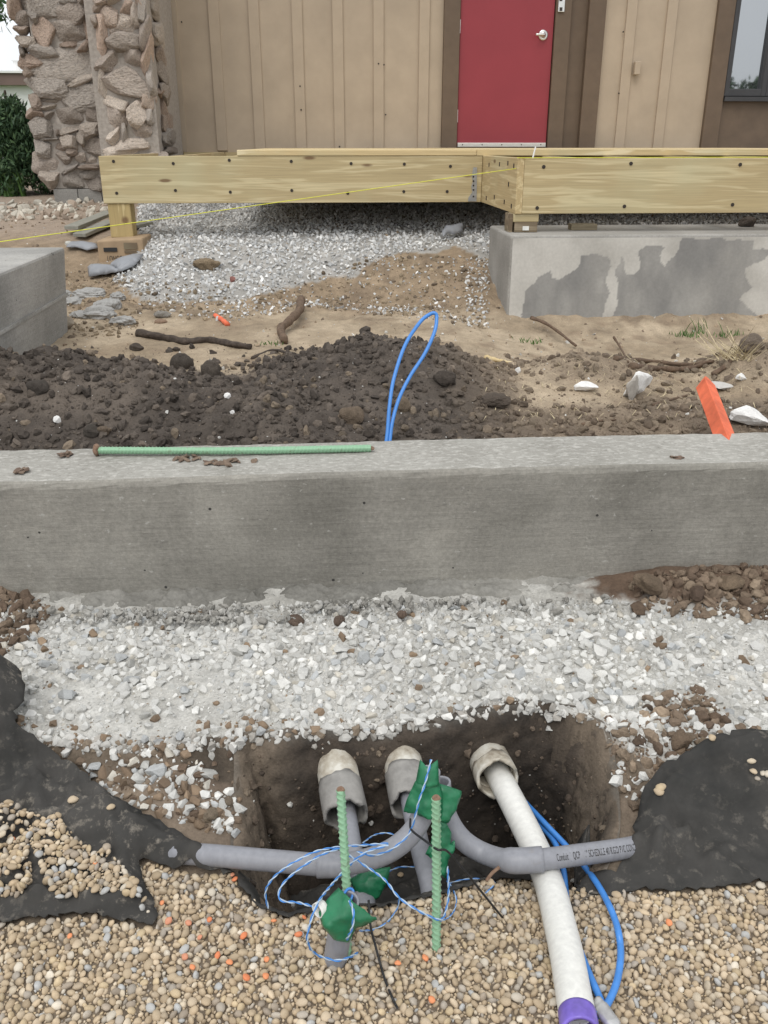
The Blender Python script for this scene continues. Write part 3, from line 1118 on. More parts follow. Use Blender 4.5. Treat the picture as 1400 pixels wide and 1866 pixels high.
bevel(mk('door_sweep', v, f, MT['nick'], door), .003)
for k in range(5):
    x = dx0 + .06 + k * (dx1 - dx0 - .12) / 4
    mk('screw', *tube([(x, YF - .034, zd + .012), (x, YF - .028, zd + .012)], .006, 8), MT['screw'], door)
v, f = box(dx0 - .01, dx1 + .01, YF - .06, YF + .1, zd - .06, zd - .014)
mk('threshold', v, f, MT['screw'], bld)
for py0, py1 in ((36, 61), (200, 223)):
    a, b = hy(835, py0, YF), hy(834, py1, YF)
    mk('hinge', *tube([(dx0 - .004, YF - .02, a[2]), (dx0 - .004, YF - .02, b[2])], .012, 10), MT['nick'], door)
hc = hy(990, 64, YF - .02)
hnd = mk('lever_handle', *tube(catmull([hc + np.array([0, .015, 0]), hc + np.array([0, -.045, 0]), hc + np.array([-.02, -.06, 0]), hc + np.array([-.085, -.06, -.002])], 5), [.03] * 3 + [.014] * 3 + [.012] * 10, 12), MT['nick'], door, smooth=True)
mk('rose', *tube([hc + np.array([0, .012, 0]), hc + np.array([0, -.006, 0]), hc + np.array([0, -.012, 0])], [.045, .045, .037], 20), MT['nick'], hnd)
a, b = hy(1019, -14, YF - .05), hy(1028, 22, YF - .05)
sp = bevel(mk('lock_plate', *box(a[0], b[0], YF - .062, YF - .044, b[2], a[2]), MT['nick'], bld), .003)
for py in (16, -2):
    c = hy(1022.5, py, YF - .062)
    mk('lock_bolt', *box(c[0] - .013, c[0] + .013, YF - .068, YF - .058, c[2] - .018, c[2] + .012), MT['screw'], sp)
# window bay
v, f = box(fxx(1291), fxx(1321), YF - .05, YF + .15, SZ, ZT)
bevel(mk('trim_board', v, f, MT['brown'], bld), .004, 1)
zs = hy(1350, 176, YF)[2]
v, f = box(fxx(1321), XR, YF - .005, YF + .15, SZ, zs - .04)
mk('lower_panel', v, f, MT['brown'], bld)
win = empty('window', (fxx(1420), YF, zs))
win.parent = bld
win.location = tuple(WL[win.name] - WL[bld.name])
x0, x1, x2 = fxx(1322), fxx(1398), fxx(1480)
zt_ = 3.5
fw = .05
mk('window_sill', *box(x0, x2 + .1, YF - .07, YF + .1, zs - .045, zs - .004), MT['wframe'], win)
for a, b, c_, d in ((x0, x0 + fw, zs, zt_), (x1 - fw, x1, zs, zt_), (x2 - fw, x2, zs, zt_), (x1, x1 + fw, zs, zt_)):
    bevel(mk('window_frame', *box(a, b, YF - .04, YF + .08, c_, d), MT['wframe'], win), .006)
for a, b in ((x0, x1), (x1, x2)):
    bevel(mk('window_frame', *box(a + fw - .002, b - fw + .002, YF - .038, YF + .08, zs, zs + .07), MT['wframe'], win), .006)
    mk('pane', *box(a + fw - .004, b - fw + .004, YF + .02, YF + .03, zs + .066, zt_), MT['glass'], win)
v, f = box(x0, XR, YF - .01, YF + .15, zt_, ZT)
mk('siding', v, f, MT['siding'], bld)
v, f = box(x2, XR, YF - .004, YF + .15, zs - .04, zt_)
mk('siding', v, f, MT['siding'], bld)
for o in (): pass

# ================================================================== stone pier
YP = 8.2
pier = empty('stone_pier', (hy(190, 360, YP)[0], YP + .4, .85))
tag(pier, 'rubble stone pier of rough grey and tan stones at the building corner', 'pier')
ax0, ax1 = hy(83, 350, YP)[0] + .04, hy(195, 350, YP)[0]
bx1 = hy(306, 275, YP)[0] - .06
mk('mortar_core', *box(ax0, ax1 + .3, YP + .07, YP + 1.3, .98, 4.3), MT['mortar'], pier)
mk('mortar_core', *box(ax1, bx1, YP - .05, YP + 1.3, .98, 4.3), MT['mortar'], pier)
for k in range(6):
    a = ax0 + .02 + k * .205
    bevel(mk('base_block', *box(a, min(a + .2, bx1), YP + .03, YP + 1.2, .6, .975), MT['founda'], pier), .004)
# (centre x, centre y, width, height, tilt) read in pixels; front plane differs left / right
ST = [(28, 8, 26, 40, 0), (75, 0, 68, 60, 0), (128, 2, 30, 16, 0), (155, 2, 26, 14, 0), (38, 36, 26, 24, 0), (66, 36, 20, 24, 0), (42, 56, 26, 14, 0), (80, 60, 40, 50, 20), (130, 30, 50, 44, -25), (128, 62, 70, 36, -8),
      (165, 52, 26, 34, 0), (48, 75, 34, 18, 5), (78, 92, 52, 22, 5), (125, 82, 44, 14, -5), (42, 92, 10, 18, 0), (58, 110, 44, 22, -5), (55, 133, 18, 18, 0), (118, 112, 100, 50, -8), (168, 82, 18, 22, 0), (175, 110, 16, 30, 0), (155, 88, 14, 22, 30),
      (150, 146, 60, 14, -22), (86, 157, 66, 32, 4), (152, 170, 84, 50, -8), (65, 185, 22, 26, 0), (97, 183, 36, 12, 6), (90, 196, 32, 14, 6), (66, 206, 30, 18, -8), (78, 228, 44, 36, 0), (128, 215, 56, 28, -6), (174, 211, 38, 32, -4),
      (92, 212, 16, 14, 0), (136, 235, 46, 12, -18), (172, 240, 44, 24, -4), (107, 241, 8, 12, 0), (88, 254, 44, 8, 2), (78, 268, 30, 26, 20), (128, 254, 32, 26, 0), (149, 253, 18, 20, 0), (112, 270, 32, 16, 10), (130, 274, 24, 14, 10),
      (178, 268, 52, 34, -6), (92, 296, 52, 40, 10), (122, 290, 30, 24, 8), (147, 288, 20, 16, 0), (129, 307, 36, 10, -30), (165, 303, 36, 10, 0), (96, 329, 36, 30, 0), (136, 331, 30, 34, 4), (167, 315, 32, 16, -6), (176, 338, 38, 26, 0), (170, 290, 26, 20, 0)]
SR = [(182, 3, 26, 12, -8), (208, 3, 24, 10, 0), (235, 10, 22, 30, 10), (256, 10, 16, 34, -20), (179, 18, 22, 14, -10), (200, 28, 34, 30, 30), (228, 41, 46, 36, 0), (186, 72, 24, 60, 6), (174, 38, 12, 18, 0), (228, 73, 58, 32, 4), (250, 38, 14, 40, 0),
      (198, 113, 40, 34, -10), (243, 107, 42, 26, 6), (225, 152, 86, 48, 2), (188, 155, 16, 46, 6), (213, 190, 42, 20, 6), (213, 216, 46, 38, 12), (251, 205, 36, 42, 10), (267, 184, 26, 24, 20), (258, 236, 42, 34, -8), (209, 250, 22, 30, 4), (229, 248, 14, 30, -4),
      (240, 267, 66, 20, 0), (220, 280, 60, 22, 0), (262, 22, 12, 40, 5), (266, 60, 14, 44, 8), (268, 105, 16, 60, 6), (275, 150, 14, 34, 0), (280, 290, 40, 24, 0), (230, 303, 60, 22, 0), (272, 210, 14, 24, 0)]
SS = [(277, 10, 16, 50, 0), (281, 62, 16, 50, 0), (284, 105, 16, 40, 0), (288, 132, 20, 44, 0), (292, 172, 22, 26, 20), (283, 172, 16, 34, 0), (299, 210, 18, 54, -6), (285, 220, 16, 40, 0), (290, 252, 24, 30, 10), (296, 276, 34, 14, 0), (303, 256, 14, 30, 0)]
pal = [(.47, .39, .335), (.54, .475, .42), (.43, .375, .335), (.58, .515, .455), (.50, .395, .33), (.38, .335, .30), (.46, .42, .385)]
stone_mesh = []
for k in range(14):
    v, f = ico(4)
    r = np.random.default_rng(900 + k)
    v = np.sign(v) * np.abs(v) ** .72
    for _ in range(9):                                 # chiselled facets
        nn = r.normal(size=3)
        nn /= np.linalg.norm(nn)
        d = v @ nn
        lim = r.uniform(.50, .78)
        v = v - np.maximum(d - lim, 0)[:, None] * nn * .92
    v = wob(v, .035, 3.0, 950 + k, 6)
    v = wob(v, .016, 9.0, 970 + k, 6)
    v = v * (1 + r.normal(size=(len(v), 1)) * .008)
    v /= np.abs(v).max(0)
    me = bpy.data.meshes.new('stone')
    me.from_pydata([tuple(q) for q in v], [], [tuple(map(int, q)) for q in f])
    me.materials.append(MT['stone'])
    me.polygons.foreach_set('use_smooth', np.full(len(f), k % 2 == 0))
    stone_mesh.append(me)


def put_stone(c, w, h, d, ang, face_light, rz=0):
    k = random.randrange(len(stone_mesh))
    col = np.array(random.choice(pal)) * face_light * random.uniform(.88, 1.12)  # light and shade of each pier face put into the stone colour
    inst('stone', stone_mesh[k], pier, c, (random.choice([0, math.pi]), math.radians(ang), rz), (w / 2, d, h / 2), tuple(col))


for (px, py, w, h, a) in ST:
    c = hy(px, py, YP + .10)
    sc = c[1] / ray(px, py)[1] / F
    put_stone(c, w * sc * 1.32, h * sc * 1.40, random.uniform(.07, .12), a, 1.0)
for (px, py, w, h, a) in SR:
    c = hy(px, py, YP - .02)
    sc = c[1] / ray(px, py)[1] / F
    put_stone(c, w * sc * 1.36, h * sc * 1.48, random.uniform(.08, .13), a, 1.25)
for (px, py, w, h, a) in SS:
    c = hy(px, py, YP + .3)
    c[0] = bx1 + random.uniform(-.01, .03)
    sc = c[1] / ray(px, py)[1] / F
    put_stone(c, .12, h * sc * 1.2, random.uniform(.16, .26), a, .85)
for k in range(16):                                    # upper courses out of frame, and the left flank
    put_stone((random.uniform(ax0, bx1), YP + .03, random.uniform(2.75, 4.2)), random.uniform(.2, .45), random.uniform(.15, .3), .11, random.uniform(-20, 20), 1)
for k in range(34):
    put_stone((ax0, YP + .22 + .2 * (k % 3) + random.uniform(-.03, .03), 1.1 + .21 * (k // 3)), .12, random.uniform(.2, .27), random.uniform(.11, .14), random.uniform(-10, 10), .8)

# ================================================================== deck
YL, YR = 6.14, 5.04
ZD = CZ - .067
D12 = .286
XDL = hy(184, 325, YL)[0]
XDR = hy(941, 340, YR)[0]
deck = empty('deck_frame', ((XDL + XDR) / 2, YL, .88))
tag(deck, 'new treated pine deck frame with doubled beams in front of the red door', 'deck')
v, f = box(XDL, XDR - .002, YL, YL + .04, ZD - D12, ZD)
bevel(mk('beam', v, f, MT['wood'], deck), .003)
v, f = box(XDL, XDR + .4, YL + .042, YL + .08, ZD - D12 + .002, ZD - .002)
mk('beam', v, f, MT['wood'], deck)
v, f = box(XDR + .039, 4.2, YR, YR + .04, ZD - D12 + .001, ZD - .001)
bevel(mk('beam', v, f, MT['wood'], deck), .003)
v, f = box(XDR, XDR + .0385, YR - .001, YL + .1, ZD - D12, ZD + .002)
bevel(mk('beam', v, f, MT['woody'], deck), .003)
v, f = box(XDL + .001, XDL + .04, YL + .085, YF - .05, ZD - D12 + .003, ZD)
mk('beam', v, f, MT['woody'], deck)
jm = None
x = XDL + .45
while x < 4.1:
    y0 = (YL + .082) if x < XDR + .4 else YR + .042
    v, f = box(x - .019, x + .019, y0, YF - .04, ZD - .24, ZD - .001)
    mk('joist', v, f, MT['woody'], deck)
    x += .406
v, f = box(XDL + .05, 4.2, YF - .04, YF - .001, ZD - .24, ZD - .002)
mk('ledger', v, f, MT['wood'], deck)
# deck boards lying on the joists
xa, xj = hy(432, 276, YL)[0], hy(869, 277, YL)[0]
db1, db2 = [], []
for k in range(22):
    y0 = YL - .005 + k * .148
    if y0 + .14 > YF - .03:
        break
    o = bevel(mk('deck_board', *box(xa + (k % 3) * .01, xj - .001, y0, y0 + .14, ZD + .001, ZD + .036), MT['pale'], deck), .003, 1) if k < 3 else mk('deck_board', *box(xa + .02, xj, y0, y0 + .14, ZD + .001, ZD + .036), MT['pale'], deck)
    mk('deck_board', *box(xj + .001, 4.15, y0 + .002, y0 + .142, ZD + .002, ZD + .038), MT['pale'], deck)
# posts
p0 = hy(197, 400, YL)[0]
v, f = box(p0 + .005, p0 + .150, YL + .01, YL + .15, .765, ZD - D12)
bevel(mk('post', v, f, MT['woodz'], deck), .005)
v, f = box(p0 + .04, p0 + .14, YL + .03, YL + .14, .735, .765)
mk('post_base', v, f, MT['steel'], deck)
q0 = hy(932, 410, YR)[0]
v, f = box(q0 + .012, q0 + .155, YR + .012, YR + .15, zt + .055, ZD - D12)
bevel(mk('post', v, f, MT['wood'], deck), .004)
v, f = box(q0 - .008, q0 + .011, YR + .02, YR + .15, zt + .001, ZD - D12)
mk('post', v, f, MT['oldwood'], deck)
v, f = box(q0 + .02, q0 + .148, YR + .006, YR + .14, zt + .001, zt + .054)
bevel(mk('shim_block', v, f, MT['oldwood'], deck), .003)
mk('white_label', *box(q0 + .065, q0 + .10, YR + .001, YR + .008, zt + .012, zt + .034), MT['white'], deck)
for xx in (3.6,):
    mk('post', *box(xx, xx + .14, YR + .012, YR + .15, zt, ZD - D12), MT['woodz'], deck)
# screws
sv, sf = tube([(0, .004, 0), (0, -.003, 0)], 1.0, 10)


def screw(px, py, y, r=.008):
    c = hy(px, py, y)
    v = sv * np.array([r, 1, r]) + c
    mk('screw', v, sf, MT['screw'], deck)


for px, py in [(207, 294), (316, 298), (418, 292), (531, 294), (640, 298), (737, 299), (821, 303), (213, 352), (320, 347), (420, 350), (532, 347), (634, 352), (736, 349), (815, 349)]:
    screw(px, py, YL, .010)
for px, py in [(991, 304), (979, 379), (1150, 298), (1138, 376), (1349, 300), (1335, 373)]:
    screw(px, py, YR, .010)
for k, (yy, zz) in enumerate([(.08, -.04), (.09, -.25), (.25, -.03), (.3, -.24), (.5, -.04), (.62, -.23), (.2, -.14), (.85, -.05), (.9, -.25)]):
    mk('screw', *box(XDR - .003, XDR + .002, YR + yy, YR + yy + .018, ZD + zz - .012, ZD + zz + .012), MT['screw'], deck)
# angle bracket
bp = [hy(863, 305, YL - .003), hy(869.5, 305, YL - .003), hy(868.5, 367, YL - .003), hy(853, 367, YL - .003), hy(854, 360, YL - .003), hy(861, 350, YL - .003), hy(859, 340, YL - .003), hy(862, 330, YL - .003), hy(860, 320, YL - .003)]
br = solid(mk('corner_bracket', np.array(bp), [tuple(range(9))], MT['steel'], deck), .004)
for py in (322, 330, 338, 346, 358):
    c = hy(863, py, YL - .006)
    mk('nail', sv * np.array([.006, .5, .006]) + c, sf, MT['screw'], br)

# ================================================================== landscape fabric
FABRICS = []


def drape(name, outline, label, bumps=(), over=(), steps=(), flat=None, mxf=.02, off=0.008, fold=0.008, res=0.010, seed=0, ridges=(), freq=7):
    pts = []
    n = len(outline)
    for i in range(n):
        a, b = np.array(outline[i], float), np.array(outline[(i + 1) % n], float)
        k = max(1, int(np.hypot(*(b - a)) / 9))
        for j in range(k):
            p = a + (b - a) * j / k + rng.normal(size=2) * 2.4
            pts.append(G(*p)[:2])
    L = [pts[0]]
    for p in pts[1:]:
        if np.hypot(*(p - L[-1])) > res * .35:
            L.append(p)
    L = np.array(L)
    xs, ys = np.arange(L[:, 0].min(), L[:, 0].max(), res), np.arange(L[:, 1].min(), L[:, 1].max(), res)
    gx, gy = np.meshgrid(xs, ys)
    gx[1::2] += res / 2
    g = np.stack([gx.ravel(), gy.ravel()], 1)
    ok = inpoly(g[:, 0], g[:, 1], L) & (segdist(g[:, 0], g[:, 1], L) > res * .5)
    nb = len(L)
    r = delaunay_2d_cdt([Vector(q) for q in np.vstack([L, g[ok]])], [(i, (i + 1) % nb) for i in range(nb)], [], 1, 1e-6)
    V2 = np.array([q[:] for q in r[0]])
    x, y = V2[:, 0], V2[:, 1]
    sm = np.max([GH(x + dx, y + dy) for dx in (-mxf, 0, mxf) for dy in (-mxf, 0, mxf)], 0)
    e = segdist(x, y, L)
    rdg = np.clip(1 - np.abs(fbm(x, y * 1.3, freq, 2, 80 + seed)) * 2.6, 0, 1) ** 2.2
    rdg2 = np.clip(1 - np.abs(fbm(x + .3 * y, y, freq * 2.3, 2, 180 + seed)) * 2.6, 0, 1) ** 2.2
    z = sm + off + fold * (rdg + .5 * rdg2) * sstep(0, .03, e)
    for (line, h) in steps:                          # a doubled-over layer ends here
        w_ = np.array([G(*q)[:2] for q in line])
        o_ = np.argsort(w_[:, 0])
        yl = np.interp(x, w_[o_, 0], w_[o_, 1])
        inx = sstep(w_[o_[0], 0] - .02, w_[o_[0], 0] + .02, x) * sstep(w_[o_[-1], 0] + .02, w_[o_[-1], 0] - .02, x)
        z = z + h * sstep(-.005, .005, y - yl) * sstep(.30, .05, y - yl) * inx
    for (px, py, h, rad) in bumps:
        c = G(px, py)
        z = z + h * np.exp(-((x - c[0]) ** 2 + (y - c[1]) ** 2) / rad ** 2)
    for (pa, pb, h, w) in ridges:                    # folds along a line
        a, b = G(*pa), G(*pb)
        d = segdist(x, y, [a, b], False)
        z = z + h * np.exp(-(d / w) ** 2)
    rl = np.random.default_rng(40 + seed)
    for _ in range(60):                              # small creases
        i0 = rl.integers(0, len(V2))
        a0 = rl.uniform(0, 3.14) if rl.uniform() < .4 else rl.normal(.5, .35)
        ln = rl.uniform(.04, .16)
        dd = np.array([math.cos(a0), math.sin(a0)]) * ln
        d = segdist(x, y, [V2[i0] - dd, V2[i0] + dd], False)
        z = z + rl.uniform(.004, .016) * np.exp(-(d / rl.uniform(.007, .016)) ** 2) * sstep(0, .03, e)
    z = z + .004 * sstep(.02, 0, e)
    if flat:
        c = G(flat[0], flat[1])
        w_ = sstep(flat[2], flat[2] * .5, np.hypot(x - c[0], y - c[1]))
        z = z * (1 - w_) + (GH(x, y) + .006) * w_
    for (seq, r_) in over:                          # lies over a pipe
        q_, _ = resample(catmull([P(*k_) for k_ in seq], 8), .01)
        d2 = np.hypot(x[:, None] - q_[None, :, 0], y[:, None] - q_[None, :, 1])
        i_ = d2.argmin(1)
        dm = d2[np.arange(len(x)), i_]
        z = np.maximum(z, q_[i_, 2] + r_ + .006 - 1.3 * np.maximum(dm - .4 * r_, 0))
    o = solid(mk(name, np.stack([x, y, z], 1), [tuple(f) for f in r[2]], MT['fabric'], smooth=True), .0025)
    tag(o, label, 'fabric')
    FABRICS.append((x, y, z))
    return o


drape('landscape_fabric', [(-500, 1230), (0, 1242), (28, 1256), (48, 1282), (57, 1302), (52, 1322), (34, 1340), (40, 1372), (44, 1388), (100, 1408), (170, 1438), (222, 1480), (285, 1505), (330, 1533), (352, 1545),
                           (362, 1570), (382, 1590), (426, 1594), (418, 1600), (360, 1600), (320, 1594), (296, 1584), (272, 1574), (254, 1578), (266, 1620), (290, 1680), (284, 1695), (256, 1692), (208, 1682), (160, 1672), (84, 1680), (0, 1689), (-500, 1695)],
      'black landscape fabric strewn with tan pebbles, torn to a forked point over the conduit end',
      bumps=[(10, 1290, .055, .07), (-60, 1300, .06, .12), (385, 1590, .01, .03)],
      over=[([(180, 1570, 1.86), (270, 1560, 1.80), (345, 1556, 1.73), (362, 1558, 1.725)], .021)],
      steps=[([(-200, 1350), (0, 1374), (50, 1394), (100, 1412)], .024), ([(-120, 1500), (0, 1492), (40, 1484), (56, 1470)], .016)],
      ridges=[ ((20, 1400), (60, 1470), .022, .014), ((-40, 1440), (40, 1425), .020, .016), ((180, 1450), (225, 1570), .016, .014), ((225, 1490), (255, 1570), .014, .012), ((235, 1545), (340, 1560), .012, .02), ((0, 1660), (200, 1655), .008, .02)], seed=1, fold=.022, freq=6)
drape('landscape_fabric', [(1950, 1330), (1400, 1362), (1300, 1384), (1252, 1416), (1196, 1440), (1174, 1462), (1162, 1490), (1154, 1530), (1150, 1562), (1120, 1588), (1075, 1598), (1040, 1606), (1036, 1622), (1100, 1638), (1160, 1628), (1250, 1632), (1400, 1614), (1950, 1600)],
      'dusty black landscape fabric laid in broad folds over the printed conduit end',
      over=[([(1160, 1542, 1.767), (1210, 1532, 1.80), (1290, 1525, 1.86)], .021)],
      bumps=[(1300, 1420, .008, .10), (1420, 1400, .008, .12)], flat=(1075, 1600, .13),
      steps=[([(1192, 1450), (1250, 1428), (1320, 1446), (1400, 1438), (1600, 1440)], .020), ([(1200, 1590), (1230, 1570), (1262, 1530), (1300, 1500), (1420, 1480)], .018)],
      ridges=[((1330, 1440), (1450, 1432), .010, .02), ((1205, 1500), (1195, 1590), .014, .014), ((1290, 1410), (1400, 1402), .01, .02)], seed=2, fold=.018, freq=6)
drape('landscape_fabric', [(556, 1510), (650, 1500), (690, 1492), (735, 1498), (800, 1520), (870, 1514), (930, 1512), (1000, 1566), (1050, 1598), (1060, 1622), (960, 1610), (880, 1610), (800, 1642), (700, 1660), (600, 1662), (522, 1682), (470, 1660), (432, 1612), (440, 1600), (500, 1640), (545, 1600)],
      'black fabric lining the bottom of the pit beneath the pipes', off=.010, fold=.010, seed=3, mxf=.0)

# ================================================================== pea gravel
PEA_MAIN = [(-3000, 1700), (0, 1690), (84, 1680), (160, 1672), (208, 1682), (256, 1692), (286, 1694), (290, 1680), (266, 1622), (253, 1578), (272, 1572), (296, 1582), (320, 1592), (360, 1597), (424, 1596), (436, 1622), (460, 1646), (492, 1662), (522, 1676), (560, 1658),
            (600, 1645), (650, 1648), (700, 1650), (760, 1638), (830, 1622), (870, 1603), (930, 1594), (985, 1606), (1036, 1620), (1100, 1636), (1160, 1626), (1250, 1630), (1400, 1613), (4000, 1600), (6000, 9000), (-6000, 9000)]
PEA_B = [[(-20, 1486), (24, 1488), (60, 1502), (90, 1506), (116, 1508), (120, 1524), (154, 1548), (172, 1562), (196, 1560), (212, 1580), (240, 1612), (260, 1640), (277, 1670), (258, 1662), (224, 1642), (172, 1646), (160, 1636), (112, 1652), (88, 1628), (80, 1592), (62, 1560), (50, 1520)],
         [(-700, 1480), (0, 1484), (44, 1496), (54, 1540), (60, 1600), (54, 1648), (0, 1648), (-700, 1650)]]
PEA_H = [[(640, 1440), (940, 1435), (1045, 1545), (1000, 1548), (930, 1496), (830, 1502), (720, 1475)], [(790, 1600), (900, 1560), (960, 1590), (880, 1612), (800, 1645)]]


def scatter(n, x0, x1, y0, y1, rmin, rmax, power, polys, over, zlift=0.0, thin=None):
    c = np.stack([rng.uniform(x0, x1, n), rng.uniform(y0, y1, n)], 1)
    z = GH(c[:, 0], c[:, 1]) + zlift
    px, py = proj(np.column_stack([c, z]))
    ok = np.zeros(n, bool)
    for q in polys:
        ok |= inpoly(px, py, q)
    if thin is not None:
        ok &= rng.uniform(size=n) < thin(c[:, 0], c[:, 1], px, py)
    c, z, px, py = c[ok], z[ok], px[ok], py[ok]
    r = rmin + (rmax - rmin) * rng.uniform(size=len(c)) ** power
    if over:
        k = darts(c, r, over)
        c, z, r, px, py = c[k], z[k], r[k], px[k], py[k]
    return np.column_stack([c, z]), r, px, py


def near_edge(px, py):
    return 1.0


pal_p = [(.46, .365, .25), (.50, .405, .29), (.41, .32, .215), (.53, .45, .34), (.38, .335, .28), (.48, .38, .245), (.33, .275, .215), (.57, .51, .42)]
wts = [4, 4, 4, 2.5, 1.6, 2, 1, 1]
p1, r1, px1, py1 = scatter(260000, -1.15, 1.2, .84, 1.9, .0025, .0080, 2.8, [PEA_MAIN] + PEA_H, .72)
pb, rb, pxb, pyb = scatter(40000, -1.2, -.3, 1.1, 1.55, .0028, .0080, 2.2, PEA_B, .70, .017)
fgx, fgy = np.round(FABRICS[0][0] / .012).astype(int), np.round(FABRICS[0][1] / .012).astype(int)
fz_ = {}
for a_, b_, z_ in zip(fgx, fgy, FABRICS[0][2]):
    fz_[(a_, b_)] = max(z_, fz_.get((a_, b_), -9))
for i in range(len(pb)):
    a_, b_ = int(round(pb[i, 0] / .012)), int(round(pb[i, 1] / .012))
    zz = max(fz_.get((a_ + u_, b_ + v_), -9) for u_ in (-1, 0, 1) for v_ in (-1, 0, 1))
    if zz > -1:
        pb[i, 2] = zz - .001
pos = np.vstack([p1, pb])
rad = np.concatenate([r1, rb])
pxx = np.concatenate([px1, pxb])
pyy = np.concatenate([py1, pyb])
n = len(pos)
scl = np.stack([rad * rng.uniform(.95, 1.35, n), rad * rng.uniform(.8, 1.05, n), rad * rng.uniform(.55, .8, n)], 1)
pos[:, 2] += rad * rng.uniform(.0, .55, n)
cols = pick(pal_p, wts, n, .10)
cols[rng.uniform(size=n) < .03] = (.42, .42, .41)
big = np.argsort(-rad + 10 * ((pxx < 0) | (pxx > 1400) | (pyy > 1866)))[:230]
isb = np.zeros(n, bool)
isb[big] = True
sm_ = (~isb) & (rad < .0056)
lg_ = (~isb) & (rad >= .0056)
pea = bulk('pea_gravel', PEB, pos[lg_], scl[lg_], cols[lg_], MT['peb'], True, None, .45)
bulk('fine_gravel', PEBS, pos[sm_], scl[sm_], cols[sm_], MT['peb'], True, pea, .5)
tag(pea, 'tan rounded pea gravel spread in front of the pit', 'gravel')
def shared(name, vf, mat, smooth):
    me = bpy.data.meshes.new(name)
    me.from_pydata([tuple(q) for q in vf[0]], [], [tuple(map(int, q)) for q in vf[1]])
    me.polygons.foreach_set('use_smooth', np.full(len(vf[1]), smooth))
    me.materials.append(mat)
    return me


pm = [shared('pebble', q, MT['pebi'], True) for q in PEB]
for i in big:
    inst('pebble', pm[i % 8], pea, pos[i] + np.array([0, 0, .002]), (random.uniform(-.4, .4), random.uniform(-.4, .4), random.uniform(0, 6.28)), tuple(scl[i] * 1.06), tuple(cols[i]))
for (px, py) in [(429, 1610), (425, 1602), (308, 1687), (383, 1685), (345, 1690), (352, 1771), (397, 1750), (419, 1762), (338, 1752), (365, 1717), (500, 1686), (545, 1711), (131, 1725), (177, 1594), (178, 1614), (30, 1600), (60, 1508), (450, 1790), (487, 1757), (725, 1763), (775, 1754), (787, 1831), (297, 1653), (26, 1548), (445, 1713), (486, 1787), (928, 1594), (936, 1600), (1218, 1690), (555, 1680), (610, 1740)]:
    c = G(px, py)
    k = random.randrange(8)
    rr = random.uniform(.0038, .0062)
    inst('pebble', pm[k], pea, c + np.array([0, 0, .012 if px > 200 else .026]), (random.uniform(-.5, .5), random.uniform(-.5, .5), random.uniform(0, 6)), (rr * 1.3, rr, rr * .7), random.choice([(.66, .22, .10), (.58, .26, .16), (.72, .28, .13)]))
# few pebbles lying alone on the fabrics
for (px, py) in [(137, 1482), (207, 1504), (1195, 1492), (1199, 1487), (1193, 1497), (1363, 1455), (1381, 1452), (1392, 1458), (1358, 1440), (1372, 1459), (1289, 1400), (640, 1600), (730, 1612)]:
    c = G(px, py)
    fz = c[2]
    for (x, y, z) in FABRICS:
        d = np.hypot(x - c[0], y - c[1])
        if d.min() < .02:
            fz = max(fz, z[np.argmin(d)])
    rr = random.uniform(.006, .010)
    inst('pebble', pm[random.randrange(8)], pea, (c[0], c[1], fz + rr * .5), (0, 0, random.uniform(0, 6)), (rr * 1.2, rr, rr * .7), random.choice(pal_p))

# ================================================================== crushed limestone
LOWL = [(130, 1400), (200, 1385), (262, 1352), (320, 1350), (370, 1400), (395, 1440), (440, 1450), (440, 1490), (420, 1518), (372, 1516), (338, 1500), (270, 1478), (235, 1462), (150, 1412)]
BANK = [(-3000, 1300), (-3000, 1095), (100, 1110), (400, 1110), (700, 1095), (1000, 1100), (1140, 1095), (1200, 1110), (1400, 1110), (4000, 1100), (4000, 1365), (1400, 1365), (1300, 1380), (1220, 1370), (1140, 1330), (1080, 1300), (950, 1290), (850, 1312), (700, 1335), (560, 1350), (450, 1352), (330, 1362), (200, 1356), (60, 1352)]
LOWR = [(1100, 1310), (1400, 1330), (1400, 1365), (1290, 1390), (1200, 1440), (1160, 1480), (1120, 1430)]


def thin_bank(x, y, px, py):
    d = .25 + 1.0 * sstep(-.3, .3, fbm(x, y, 4.5, 3, 91))
    d = d * np.where((px > 60) & (px < 430) & (py > 1238 + 20 * np.sin(px * .03)) & (py < 1345), .22, 1)
    d = d * np.where(np.exp(-((x - 1.05) / .36) ** 2 - ((y - 2.2) / .11) ** 2) > .45, .25, 1)
    return d * np.where((x < -.95) & (y > 2.02), .4, 1)


pal_l = [(.54, .535, .51), (.59, .585, .56), (.47, .465, .44), (.64, .63, .60), (.43, .44, .44), (.52, .49, .43)]
wl = [4, 4, 3, 2, 1.4, 1]
a = scatter(120000, -1.6, 1.65, 1.55, 2.24, .0026, .0150, 5.0, [BANK], .72, 0, thin_bank)
b = scatter(12000, -.9, -.2, 1.35, 1.7, .0035, .015, 3.2, [LOWL], .70)
c_ = scatter(9000, .4, 1.2, 1.4, 1.85, .0035, .016, 3.2, [LOWR], .72, 0, lambda x, y, px, py: .4 + 0 * x)
pos = np.vstack([a[0], b[0], c_[0]])
rad = np.concatenate([a[1], b[1], c_[1]])
pxx = np.concatenate([a[2], b[2], c_[2]])
n = len(pos)
scl = np.stack([rad * rng.uniform(.95, 1.5, n), rad * rng.uniform(.75, 1.05, n), rad * rng.uniform(.7, 1.0, n)], 1)
pos[:, 2] += rad * rng.uniform(-.3, .40, n)
cols = pick(pal_l, wl, n, .09)
br_ = rng.uniform(size=n) < .025 + .25 * ((pos[:, 1] < np.interp(pos[:, 0], EDGE[:, 0], EDGE[:, 1]) + .06) & (pos[:, 0] < -.05))
cols[br_] = pick([(.20, .145, .10), (.26, .19, .13)], [1, 1], br_.sum())
big = np.argsort(-rad + 10 * ((pxx < 0) | (pxx > 1400)))[:250]
